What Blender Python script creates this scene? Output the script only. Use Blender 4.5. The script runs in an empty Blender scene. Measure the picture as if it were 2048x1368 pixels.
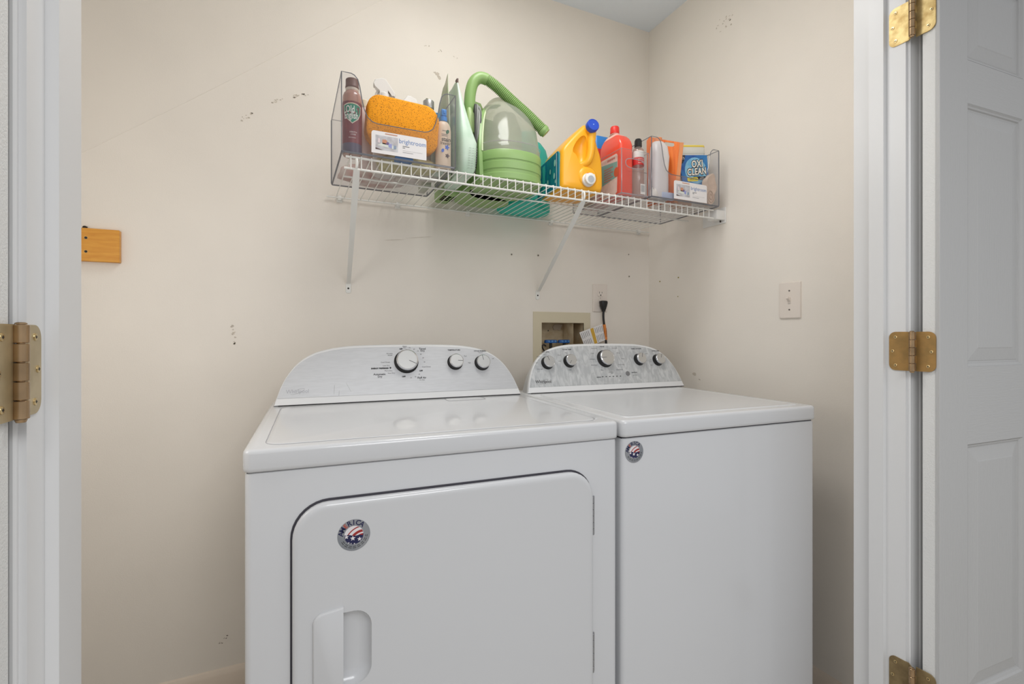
import bpy, bmesh, math, random
from mathutils import Vector, Matrix
random.seed(7)
SC = bpy.context.scene
COL = SC.collection
R = math.radians
PI = math.pi

# ------------------------------------------------------------------ camera, world, lights, exposure
cam_d = bpy.data.cameras.new('camera')
cam = bpy.data.objects.new('camera', cam_d)
COL.objects.link(cam)
cam.location = (0, 0, 1.105)
cam.rotation_euler = (R(90), 0, R(-24.8))
cam_d.sensor_width = 36
cam_d.lens = 972 / 2048 * 36
cam_d.shift_y = -13 / 2048
cam_d.clip_start = 0.02
SC.camera = cam

SC.view_settings.view_transform = 'Standard'
SC.view_settings.look = 'None'
SC.view_settings.gamma = 1
SC.view_settings.use_curve_mapping = False
SC.view_settings.exposure = 0.0

world = bpy.data.worlds.new('world')
SC.world = world
world.use_nodes = True
world.node_tree.nodes['Background'].inputs[0].default_value = (0.965, 0.975, 1.0, 1)
world.node_tree.nodes['Background'].inputs[1].default_value = 0.52
SC.cycles.transparent_max_bounces = 32

def light(name, kind, loc, power, size=0.2, rot=(0, 0, 0), color=(1, 1, 1), size_y=None):
    d = bpy.data.lights.new(name, kind)
    d.energy = power
    d.color = color
    if kind == 'AREA':
        d.size = size
        if size_y:
            d.shape = 'RECTANGLE'
            d.size_y = size_y
    else:
        d.shadow_soft_size = size
    o = bpy.data.objects.new(name, d)
    o.location = loc
    o.rotation_euler = rot
    COL.objects.link(o)
    return o
light('laundry_ceiling_lamp', 'AREA', (0.50, 1.00, 2.41), 5.8, 0.36, color=(1.0, 0.99, 0.97))
light('added_room_fill', 'POINT', (0.75, 0.89, 1.80), 2.5, 0.16, color=(1.0, 0.99, 0.97))  # added fill point in mid-air, brightens the right wall and washer lid
light('added_left_fill', 'POINT', (-0.44, 0.96, 1.22), 2.9, 0.14, color=(0.98, 0.99, 1.0))  # no fixture here: added fill for the low left part of the walls
light('added_hall_fill', 'AREA', (0.35, -0.95, 2.02), 26, 1.0, color=(0.98, 0.99, 1.0))  # unseen soft fill added in the hall for frontal light, no fixture

# ------------------------------------------------------------------ materials
def lin(c):
    out = []
    for v in c[:3]:
        v /= 255
        out.append(v / 12.92 if v <= 0.04045 else ((v + 0.055) / 1.055) ** 2.4)
    return (*out, 1)
MATS = {}
def mat(name, c, rough=0.5, metal=0, bump=0, bscale=40, var=0, vscale=8, c2=None, stretch=None, coat=0, alpha=1, trans=0, spec=0.5, emit=0, detail=3, distort=0, vlo=0.35, vhi=0.65, sss=0):
    if name in MATS:
        return MATS[name]
    m = bpy.data.materials.new(name)
    m.use_nodes = True
    nt = m.node_tree
    b = nt.nodes['Principled BSDF']
    b.inputs['Base Color'].default_value = lin(c)
    b.inputs['Roughness'].default_value = rough
    b.inputs['Metallic'].default_value = metal
    b.inputs['Coat Weight'].default_value = coat
    b.inputs['Alpha'].default_value = alpha
    b.inputs['Transmission Weight'].default_value = trans
    b.inputs['Specular IOR Level'].default_value = spec
    if sss:
        b.inputs['Subsurface Weight'].default_value = sss
        b.inputs['Subsurface Scale'].default_value = 0.02
    if emit:
        b.inputs['Emission Color'].default_value = lin(c)
        b.inputs['Emission Strength'].default_value = emit
    vec = None
    if bump or var or c2:
        tc = nt.nodes.new('ShaderNodeTexCoord')
        vec = tc.outputs['Object']
        if stretch:
            mp = nt.nodes.new('ShaderNodeMapping')
            mp.inputs['Scale'].default_value = stretch
            nt.links.new(vec, mp.inputs[0])
            vec = mp.outputs[0]
    if var or c2:
        n = nt.nodes.new('ShaderNodeTexNoise')
        n.inputs['Scale'].default_value = vscale
        n.inputs['Detail'].default_value = detail
        n.inputs['Distortion'].default_value = distort
        nt.links.new(vec, n.inputs['Vector'])
        rp = nt.nodes.new('ShaderNodeValToRGB')
        rp.color_ramp.elements[0].position = vlo
        rp.color_ramp.elements[1].position = vhi
        if c2 is None:
            c2 = [v * (1 - var) for v in c]
        rp.color_ramp.elements[0].color = lin(c2)
        rp.color_ramp.elements[1].color = lin(c)
        nt.links.new(n.outputs['Fac'], rp.inputs[0])
        nt.links.new(rp.outputs[0], b.inputs['Base Color'])
    if bump:
        n = nt.nodes.new('ShaderNodeTexNoise')
        n.inputs['Scale'].default_value = bscale
        n.inputs['Detail'].default_value = 4
        nt.links.new(vec, n.inputs['Vector'])
        bp = nt.nodes.new('ShaderNodeBump')
        bp.inputs['Strength'].default_value = bump
        bp.inputs['Distance'].default_value = 0.002
        nt.links.new(n.outputs['Fac'], bp.inputs['Height'])
        nt.links.new(bp.outputs[0], b.inputs['Normal'])
    MATS[name] = m
    return m

def clear(name, tint, rough=0.05, gloss=0.12, body=0.0, bodyc=(255, 255, 255)):
    """thin clear plastic: tinted transparency + fresnel gloss (+ a little milky body)"""
    m = bpy.data.materials.new(name)
    m.use_nodes = True
    nt = m.node_tree
    nt.nodes.remove(nt.nodes['Principled BSDF'])
    out = nt.nodes['Material Output']
    tr = nt.nodes.new('ShaderNodeBsdfTransparent')
    tr.inputs[0].default_value = lin(tint)
    gl = nt.nodes.new('ShaderNodeBsdfGlossy')
    gl.inputs['Roughness'].default_value = rough
    lw = nt.nodes.new('ShaderNodeLayerWeight')
    lw.inputs['Blend'].default_value = 0.5
    pw = nt.nodes.new('ShaderNodeMath')
    pw.operation = 'POWER'
    pw.inputs[1].default_value = 4
    nt.links.new(lw.outputs['Facing'], pw.inputs[0])
    mul = nt.nodes.new('ShaderNodeMath')
    mul.operation = 'MULTIPLY_ADD'
    mul.inputs[1].default_value = 0.25
    mul.inputs[2].default_value = gloss * 0.3
    nt.links.new(pw.outputs[0], mul.inputs[0])
    mx = nt.nodes.new('ShaderNodeMixShader')
    nt.links.new(mul.outputs[0], mx.inputs[0])
    first = tr
    if body:
        df = nt.nodes.new('ShaderNodeBsdfDiffuse')
        df.inputs[0].default_value = lin(bodyc)
        tl = nt.nodes.new('ShaderNodeBsdfTranslucent')
        tl.inputs[0].default_value = lin(bodyc)
        m0 = nt.nodes.new('ShaderNodeMixShader')
        nt.links.new(df.outputs[0], m0.inputs[1])
        nt.links.new(tl.outputs[0], m0.inputs[2])
        m2 = nt.nodes.new('ShaderNodeMixShader')
        m2.inputs[0].default_value = body
        nt.links.new(tr.outputs[0], m2.inputs[1])
        nt.links.new(m0.outputs[0], m2.inputs[2])
        first = m2
    nt.links.new(first.outputs[0], mx.inputs[1])
    nt.links.new(gl.outputs[0], mx.inputs[2])
    nt.links.new(mx.outputs[0], out.inputs[0])
    MATS[name] = m
    return m

M_wall = mat('cream_wall_paint', (238, 231, 221), 0.6, bump=0.12, bscale=300, var=0.02, vscale=3)
M_ceil = mat('ceiling_paint', (232, 239, 247), 0.8, bump=0.1, bscale=120)
M_trim = mat('white_trim_paint', (222, 222, 222), 0.35, bump=0.08, bscale=60)
M_door = mat('white_door_paint', (188, 188, 187), 0.5, bump=0.35, bscale=22, stretch=(14, 14, 1))
M_doorh = mat('white_door_paint_rail', (188, 188, 187), 0.5, bump=0.35, bscale=22, stretch=(1, 1, 16))
M_edge = mat('door_edge_paint', (226, 226, 224), 0.6, bump=0.5, bscale=500)
M_base = mat('baseboard_paint', (226, 212, 196), 0.4)
M_floor = mat('vinyl_floor', (206, 200, 190), 0.5, var=0.2, vscale=4, stretch=(1, 12, 1))
M_brass = mat('aged_brass', (176, 146, 92), 0.34, metal=1, c2=(150, 116, 70), vscale=35, bump=0.05, bscale=200)
M_brassd = mat('brown_brass', (186, 156, 120), 0.26, metal=.85, var=0.15, vscale=30)
M_screw = mat('screw_brass', (214, 190, 140), 0.3, metal=1)
M_black = mat('black_plastic', (22, 21, 22), 0.4)
M_enamel = mat('white_enamel', (211, 212, 214), 0.22, coat=0.3, bump=0.02, bscale=180)
M_enamel2 = mat('white_plastic_trim', (224, 225, 226), 0.3)
M_groove = mat('dark_gap', (62, 60, 68), 0.7)
M_insD = mat('brushed_grey_inlay', (196, 197, 199), 0.42, metal=0.35, bump=0.03, bscale=60, stretch=(1, 1, 10), var=0.03, vscale=30)
M_insW = mat('stained_grey_inlay', (206, 208, 209), 0.48, metal=0.2, c2=(180, 183, 185), vscale=40, stretch=(1.7, 0.7, 0.7), detail=9, distort=1.2, vlo=0.40, vhi=0.66)
M_knob = mat('brushed_knob', (196, 196, 194), 0.32, metal=0.75)
M_chrome = mat('chrome', (225, 225, 228), 0.12, metal=1)
M_ink = mat('dark_print', (48, 48, 52), 0.6)
M_inkg = mat('grey_print', (108, 108, 112), 0.6)
M_white = mat('white_plastic', (232, 231, 228), 0.35)
M_wire = mat('white_coated_wire', (231, 230, 225), 0.35)
M_plate = mat('cream_plate', (230, 220, 210), 0.4)
M_paper = mat('white_card', (233, 230, 230), 0.6)

# ------------------------------------------------------------------ mesh helpers
def new():
    return bmesh.new()
def finish(name, bm, m, parent=None, smooth=35, loc=None, world_at=None):
    bmesh.ops.recalc_face_normals(bm, faces=bm.faces[:])
    me = bpy.data.meshes.new(name)
    bm.to_mesh(me)
    bm.free()
    if isinstance(m, (list, tuple)):
        for mm in m:
            me.materials.append(mm)
    elif m is not None:
        me.materials.append(m)
    if smooth:
        for p in me.polygons:
            p.use_smooth = True
        me.set_sharp_from_angle(angle=R(smooth))
    o = bpy.data.objects.new(name, me)
    COL.objects.link(o)
    if parent is not None:
        o.parent = parent
        if parent.type == 'MESH' and parent.get('wo') is not None:
            pass
    if loc is not None:
        o.location = loc
    return o
def thing(name, label, cat, loc=(0, 0, 0), rotz=0, group=None):
    o = bpy.data.objects.new(name, None)
    o.empty_display_size = 0.05
    COL.objects.link(o)
    o.location = loc
    o.rotation_euler = (0, 0, rotz)
    o['label'] = label
    o['category'] = cat
    if group:
        o['group'] = group
    return o
def tag(o, label, cat, group=None):
    o['label'] = label
    o['category'] = cat
    if group:
        o['group'] = group
    return o
def struct(o):
    o['kind'] = 'structure'
    return o
def box(bm, x0, x1, y0, y1, z0, z1, bev=0, seg=2):
    r = bmesh.ops.create_cube(bm, size=1)
    vs = r['verts']
    bmesh.ops.scale(bm, vec=(x1 - x0, y1 - y0, z1 - z0), verts=vs)
    bmesh.ops.translate(bm, vec=((x0 + x1) / 2, (y0 + y1) / 2, (z0 + z1) / 2), verts=vs)
    if bev:
        es = list({e for v in vs for e in v.link_edges})
        bmesh.ops.bevel(bm, geom=es, offset=bev, segments=seg, profile=0.5, affect='EDGES')
    return bm
def loft(bm, rings, cap0=True, cap1=True, mi=0):
    vr = [[bm.verts.new(p) for p in r] for r in rings]
    n = len(vr[0])
    for a, b in zip(vr, vr[1:]):
        for i in range(n):
            j = (i + 1) % n
            f = bm.faces.new((a[i], a[j], b[j], b[i]))
            f.material_index = mi
    if cap0:
        bm.faces.new(vr[0][::-1]).material_index = mi
    if cap1:
        bm.faces.new(vr[-1]).material_index = mi
    return vr
def rrect(x0, x1, y0, y1, r, n=5):
    r = min(r, (x1 - x0) / 2 - 1e-5, (y1 - y0) / 2 - 1e-5)
    pts = []
    for cx, cy, a0 in ((x1 - r, y0 + r, -90), (x1 - r, y1 - r, 0), (x0 + r, y1 - r, 90), (x0 + r, y0 + r, 180)):
        for k in range(n + 1):
            a = R(a0 + 90 * k / n)
            pts.append((cx + r * math.cos(a), cy + r * math.sin(a)))
    return pts
def XY(pts, z):
    return [(x, y, z) for x, y in pts]
def XZ(pts, y):
    return [(x, y, z) for x, z in pts]
def YZ(pts, x):
    return [(x, y, z) for y, z in pts]
def ell(cx, cy, rx, ry, n=32, p=2.0):
    out = []
    for k in range(n):
        a = 2 * PI * k / n
        c, s = math.cos(a), math.sin(a)
        out.append((cx + rx * abs(c) ** (2 / p) * (1 if c >= 0 else -1), cy + ry * abs(s) ** (2 / p) * (1 if s >= 0 else -1)))
    return out
def lathe(bm, prof, cx=0, cy=0, n=28, sy=1.0, mi=0, p=2.0):
    loft(bm, [XY(ell(cx, cy, max(r, 1e-5), max(r, 1e-5) * sy, n, p), z) for r, z in prof], True, True, mi)
def tube(bm, pts, r, n=8, caps=True, closed=False, mi=0):
    P = [Vector(p) for p in pts]
    N = len(P)
    rad = r if callable(r) else (lambda t: r)
    frames = []
    up = None
    for i in range(N):
        if closed:
            t = (P[(i + 1) % N] - P[i - 1]).normalized()
        else:
            t = (P[min(i + 1, N - 1)] - P[max(i - 1, 0)]).normalized()
        if up is None:
            a = Vector((0, 0, 1)) if abs(t.z) < 0.9 else Vector((1, 0, 0))
            up = (a - t * a.dot(t)).normalized()
        else:
            up = (up - t * up.dot(t)).normalized()
        frames.append((t, up, t.cross(up)))
    rings = []
    for i, p in enumerate(P):
        _, u, v = frames[i]
        rr = rad(i / max(1, N - 1))
        rings.append([p + (u * math.cos(2 * PI * k / n) + v * math.sin(2 * PI * k / n)) * rr for k in range(n)])
    if closed:
        rings.append(rings[0])
        vr = [[bm.verts.new(q) for q in rg] for rg in rings[:-1]]
        vr.append(vr[0])
        for a, b in zip(vr, vr[1:]):
            for i in range(n):
                j = (i + 1) % n
                bm.faces.new((a[i], a[j], b[j], b[i])).material_index = mi
    else:
        loft(bm, rings, caps, caps, mi)
def spline(pts, n=8):
    P = [Vector(p) for p in pts]
    P = [P[0] * 2 - P[1]] + P + [P[-1] * 2 - P[-2]]
    out = []
    for i in range(1, len(P) - 2):
        for k in range(n):
            t = k / n
            a, b, c, d = P[i - 1], P[i], P[i + 1], P[i + 2]
            out.append(0.5 * ((2 * b) + (-a + c) * t + (2 * a - 5 * b + 4 * c - d) * t * t + (-a + 3 * b - 3 * c + d) * t ** 3))
    out.append(P[-2])
    return out
def chaikin(pts, it=2):
    for _ in range(it):
        q = []
        for i in range(len(pts)):
            a, b = pts[i], pts[(i + 1) % len(pts)]
            q.append((a[0] * .75 + b[0] * .25, a[1] * .75 + b[1] * .25))
            q.append((a[0] * .25 + b[0] * .75, a[1] * .25 + b[1] * .75))
        pts = q
    return pts
def scaled(pts, s, c=None):
    if c is None:
        c = (sum(p[0] for p in pts) / len(pts), sum(p[1] for p in pts) / len(pts))
    sx, sy = (s, s) if not isinstance(s, tuple) else s
    return [(c[0] + (x - c[0]) * sx, c[1] + (y - c[1]) * sy) for x, y in pts]
def mesh_text(s, size, align='CENTER', ext=0.0, off=0.0, shear=0.0, space=1.0, sx=1.0):
    c = bpy.data.curves.new('t', 'FONT')
    c.body = s
    c.size = size
    c.align_x = align
    c.align_y = 'CENTER'
    c.extrude = ext
    c.offset = off
    c.shear = shear
    c.space_character = space
    c.resolution_u = 2
    o = bpy.data.objects.new('t', c)
    COL.objects.link(o)
    dg = bpy.context.evaluated_depsgraph_get()
    me = bpy.data.meshes.new_from_object(o.evaluated_get(dg))
    bpy.data.objects.remove(o)
    bpy.data.curves.remove(c)
    if sx != 1.0:
        for v in me.vertices:
            v.co.x *= sx
    return me
def text(name, s, size, M, m, parent, **kw):
    me = mesh_text(s, size, **kw)
    me.transform(M)
    me.materials.clear()
    me.materials.append(m)
    me.name = name
    o = bpy.data.objects.new(name, me)
    COL.objects.link(o)
    o.parent = parent
    return o
def texts(name, items, Mf, m, parent):
    """many small printed words of one panel -> one printed part. items: (string, u, h, size, align)"""
    bm = bmesh.new()
    for it in items:
        s, u, h, size = it[:4]
        al = it[4] if len(it) > 4 else 'CENTER'
        off = it[5] if len(it) > 5 else 0
        me = mesh_text(s, size, align=al, off=off)
        me.transform(Mf(u, h))
        bm.from_mesh(me)
        bpy.data.meshes.remove(me)
    me = bpy.data.meshes.new(name)
    bm.to_mesh(me)
    bm.free()
    me.materials.append(m)
    o = bpy.data.objects.new(name, me)
    COL.objects.link(o)
    o.parent = parent
    return o
def basis(o, x, y):
    x = Vector(x).normalized()
    y = Vector(y).normalized()
    z = x.cross(y)
    M = Matrix((x, y, z)).transposed().to_4x4()
    M.translation = Vector(o)
    return M
def front(x, z, y):
    """matrix for print on a plane facing the viewer side (-Y)"""
    return basis((x, y, z), (1, 0, 0), (0, 0, 1))

# ------------------------------------------------------------------ room constants
YB, XR, XL, ZC = 1.69, 1.445, -0.78, 2.44
YW0, YW1 = 0.635, 0.737
JL, JR = -0.232, 1.285
ZH = 2.045
ZD = 1.5615          # top of shelf deck

# ------------------------------------------------------------------ floor, ceiling, walls
bm = new(); box(bm, -2.2, 3.2, -2.4, YB + .1, -0.05, 0); struct(finish('floor', bm, M_floor, smooth=0))
bm = new(); box(bm, XL - .1, XR + .1, YW0, YB + .1, ZC, ZC + .05); struct(finish('ceiling', bm, M_ceil, smooth=0))
# back wall with the opening of the laundry valve box
HX0, HX1, HZ0, HZ1 = 0.9065, 1.1046, 0.985, 1.157
bm = new()
box(bm, XL - .1, HX0, YB, YB + .1, 0, ZC)
box(bm, HX1, XR + .1, YB, YB + .1, 0, ZC)
box(bm, HX0, HX1, YB, YB + .1, 0, HZ0)
box(bm, HX0, HX1, YB, YB + .1, HZ1, ZC)
wall_back = struct(finish('wall_back', bm, M_wall, smooth=0))
bm = new(); box(bm, XR, XR + .1, YW1, YB, 0, ZC); wall_right = struct(finish('wall_right', bm, M_wall, smooth=0))
bm = new(); box(bm, XL - .1, XL, YW1, YB, 0, ZC); struct(finish('wall_left', bm, M_wall, smooth=0))
bm = new()
box(bm, -2.2, JL - .02, YW0, YW1, 0, ZC)
box(bm, JR + .02, 3.2, YW0, YW1, 0, ZC)
box(bm, JL - .02, JR + .02, YW0, YW1, ZH + .02, ZC)
struct(finish('wall_front', bm, M_wall, smooth=0))
# taped seam running diagonally on the back wall
def seam(p0, p1, w, t, name='drywall_seam'):
    bm = new()
    (x0, z0), (x1, z1) = p0, p1
    d = Vector((x1 - x0, z1 - z0)).normalized()
    nx, nz = -d.y, d.x
    rings = []
    N = 14
    for k in range(N + 1):
        s = k / N
        x, z = x0 + (x1 - x0) * s, z0 + (z1 - z0) * s + 0.004 * math.sin(s * 9)
        rings.append([(x - nx * w, YB + .0005, z - nz * w), (x, YB - t, z), (x + nx * w, YB + .0005, z + nz * w)])
    vr = [[bm.verts.new(p) for p in r] for r in rings]
    for a, b in zip(vr, vr[1:]):
        bm.faces.new((a[0], a[1], b[1], b[0])); bm.faces.new((a[1], a[2], b[2], b[1]))
    return finish(name, bm, M_wall, wall_back, smooth=0)
seam((-0.75, 1.40), (0.36, 2.30), 0.0022, 0.0007)
# chipped paint / scuffs as thin flakes
M_chip = mat('bare_patch', (210, 200, 186), 0.9, var=0.1, vscale=60)
M_scuff = mat('scuff_mark', (120, 108, 98), 0.9)
def flakes(wallobj, spots, m, axis='Y'):
    bm = new()
    for (a, z, w, h, rot) in spots:
        n = 9
        pts = []
        for k in range(n):
            t = 2 * PI * k / n
            rr = random.uniform(0.55, 1.05)
            px, pz = w * rr * math.cos(t), h * rr * math.sin(t)
            pts.append((a + px * math.cos(rot) - pz * math.sin(rot), z + px * math.sin(rot) + pz * math.cos(rot)))
        if axis == 'Y':
            loft(bm, [XZ(pts, YB - .0002), XZ(pts, YB - .0006)])
        else:
            loft(bm, [YZ(pts, XR - .0002), YZ(pts, XR - .0006)])
    return finish('paint_chip', bm, m, wallobj, smooth=0)
def trail(a0, z0, a1, z1, n, w, h):
    out = []
    for k in range(n):
        t = random.random()
        out.append((a0 + (a1 - a0) * t + random.uniform(-.004, .004), z0 + (z1 - z0) * t + random.uniform(-.006, .006), random.uniform(.3, 1) * w, random.uniform(.3, 1) * h, random.uniform(-.4, .8)))
    return out
flakes(wall_back, [(.487, 2.04, .011, .008, .3), (.493, 2.03, .008, .01, .1), (.478, 2.043, .007, .004, 0)], M_chip)
flakes(wall_back, trail(-.045, 1.832, .065, 1.884, 22, .006, .003), M_chip)
flakes(wall_back, trail(-.125, 1.765, -.095, 1.79, 9, .005, .004), M_chip)
flakes(wall_back, trail(.44, 2.13, .56, 2.12, 9, .005, .002), M_chip)
flakes(wall_back, trail(-.15, 1.13, -.143, 1.06, 12, .004, .005), M_chip)
flakes(wall_back, trail(-.185, .18, -.145, .207, 7, .004, .0016), M_scuff)
flakes(wall_right, [(1.29 + random.uniform(-.05, .03), 2.25 + random.uniform(-.03, .02), random.uniform(.002, .006), random.uniform(.001, .004), random.uniform(-.5, .5)) for _ in range(16)], M_chip, 'X')
flakes(wall_right, [(1.428, .955, .012, .008, .3), (1.40, .935, .006, .003, .3)], M_chip, 'X')
flakes(wall_back, [(.34, 1.435, .05, .0008, .12), (.42, 1.45, .05, .0006, .15)], M_chip)
# leftover screw anchors
for (x, z, r_) in ((.7788, 1.4151, .004), (.8934, 1.4192, .0045), (1.3337, 1.4539, .003), (1.3364, 1.3593, .004)):
    bm = new(); lathe(bm, [(r_, 0), (r_, .0015), (r_ * .55, .0018)], n=12)
    o = finish('screw_anchor', bm, M_chip, wall_back); o.location = (x, YB, z); o.rotation_euler = (R(90), 0, 0)
    bm = new(); lathe(bm, [(r_ * .5, .0012), (r_ * .5, .0021)], n=10)
    finish('screw_hole', bm, M_black, o)
for (y, z, r_) in ((1.6197, 1.3357, .0028), (1.5115, 1.3411, .0028), (1.5143, 1.264, .002)):
    bm = new(); lathe(bm, [(r_, 0), (r_, .0016)], n=10)
    o = finish('screw_anchor', bm, mat('green_anchor', (150, 140, 60), .7), wall_right); o.location = (XR, y, z); o.rotation_euler = (0, R(-90), 0)

# baseboards
def baseboard(name, pts_dir):
    bm = new()
    prof = [(0, 0), (.014, 0), (.014, .078), (.012, .083), (.0115, .09), (.009, .096), (.005, .104), (0, .107)]
    return bm, prof
bm, prof = baseboard('', 0)
loft(bm, [[(x, YB - a, z) for a, z in prof] for x in (XL, XR)])
struct(finish('baseboard_back', bm, M_base, smooth=25))
bm = new(); loft(bm, [[(XR - a, y, z) for a, z in prof] for y in (YW1, YB - .014)]); struct(finish('baseboard_right', bm, M_base, smooth=25))
bm = new(); loft(bm, [[(XL + a, y, z) for a, z in prof] for y in (YW1, YB - .014)]); struct(finish('baseboard_left', bm, M_base, smooth=25))

# ------------------------------------------------------------------ door frame: jambs, stops, casings (trim_n)
def vprof(bm, poly, z0, z1):
    loft(bm, [XY(poly, z0), XY(poly, z1)])
bm = new()
vprof(bm, [(JL - .02, YW0 - .003), (JL, YW0 - .003), (JL, .672), (JL + .0113, .672), (JL + .0113, .7335), (JL, .7345), (JL, YW1 + .003), (JL - .02, YW1 + .003)], 0, ZH)
struct(finish('trim_1', bm, M_trim, smooth=0))
bm = new()
vprof(bm, [(JR + .02, YW0 - .003), (JR, YW0 - .003), (JR, .672), (JR - .0115, .672), (JR - .0115, .7035), (JR, .705), (JR, .7445), (JR + .02, .7445)], 0, ZH)
struct(finish('trim_2', bm, M_trim, smooth=0))
bm = new()
box(bm, JL - .02, JR + .02, YW0 - .003, YW1 + .003, ZH, ZH + .02)
box(bm, JL, JR, .672, .705, ZH - .0115, ZH)
struct(finish('trim_3', bm, M_trim, smooth=0))
def casing(name, sgn, xe):
    # profile (distance outward from the opening edge, thickness toward the hall)
    pr = [(0, 0), (0, .0065), (.002, .0085), (.0045, .0085), (.006, .0068), (.008, .0068), (.013, .0095), (.022, .0125), (.026, .0128), (.028, .0155), (.045, .0165), (.056, .0165), (.0572, .0155), (.0572, 0)]
    bm = new()
    poly = [(xe + sgn * a, YW0 - .0005 - t) for a, t in pr]
    vprof(bm, poly, 0, ZH + .06)
    return struct(finish(name, bm, M_trim, smooth=20))
casing('trim_4', -1, JL - .006)
casing('trim_5', 1, JR + .006)
bm = new(); box(bm, JL - .006, JR + .006, YW0 - .0165, YW0 - .0005, ZH + .004, ZH + .06, .003); struct(finish('trim_6', bm, M_trim))

# ------------------------------------------------------------------ six panel doors, swung fully open
W_D, T_D, H0, H1 = 0.755, 0.033, 0.012, 2.035
def make_door(name):
    """local: hinge edge at x=0, door runs +x, front (seen) face at y=0, back at y=T_D"""
    root = struct(thing(name, '', 'door'))
    del root['label']; del root['category']
    xs = [(.103, .3285), (W_D - .3285, W_D - .103)]
    zs = [(.295, .859), (1.035, 1.627), (1.725, 1.925)]
    # slab core and rails/stiles as pieces
    bm = new(); box(bm, 0.001, W_D, .0085, T_D, H0, H1)
    finish('door_core', bm, M_edge, root, smooth=0)
    def piece(nm, x0, x1, z0, z1, m):
        bm = new(); box(bm, x0, x1, 0, .0086, z0, z1, .0006, 1)
        return finish(nm, bm, m, root, smooth=0)
    piece('stile', 0, xs[0][0], H0, H1, M_door)
    piece('stile', xs[1][1], W_D, H0, H1, M_door)
    piece('mullion', xs[0][1], xs[1][0], H0, H1, M_door)
    for (x0, x1) in xs:
        e = [H0] + [v for z in zs for v in z] + [H1]
        for a, b in zip(e[0::2], e[1::2]):
            piece('rail', x0, x1, a, b, M_doorh)
        for (z0, z1) in zs:
            bm = new()
            spec = [(0, .0002), (.003, .0035), (.0065, .0045), (.008, .0075), (.0115, .0078), (.0135, .0068), (.040, .0022), (.0425, .0012)]
            rings = []
            for ins, d in spec:
                rings.append([(x0 + ins, d, z0 + ins), (x1 - ins, d, z0 + ins), (x1 - ins, d, z1 - ins), (x0 + ins, d, z1 - ins)])
            loft(bm, rings, False, True)
            finish('door_panel', bm, M_door, root, smooth=0)
    return root
d2 = make_door('door_2')
d2.location = (JR + .0005, .568, 0)
d2.rotation_euler = (0, 0, R(-3.4))
d1 = d2.copy(); d1.name = 'door_1'; COL.objects.link(d1)
for ch in list(d2.children):
    c = ch.copy(); COL.objects.link(c); c.parent = d1
d1.scale = (-1, 1, 1)
d1.location = (JL - .0005, .573, 0)
d1.rotation_euler = (0, 0, R(3.4))

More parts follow.
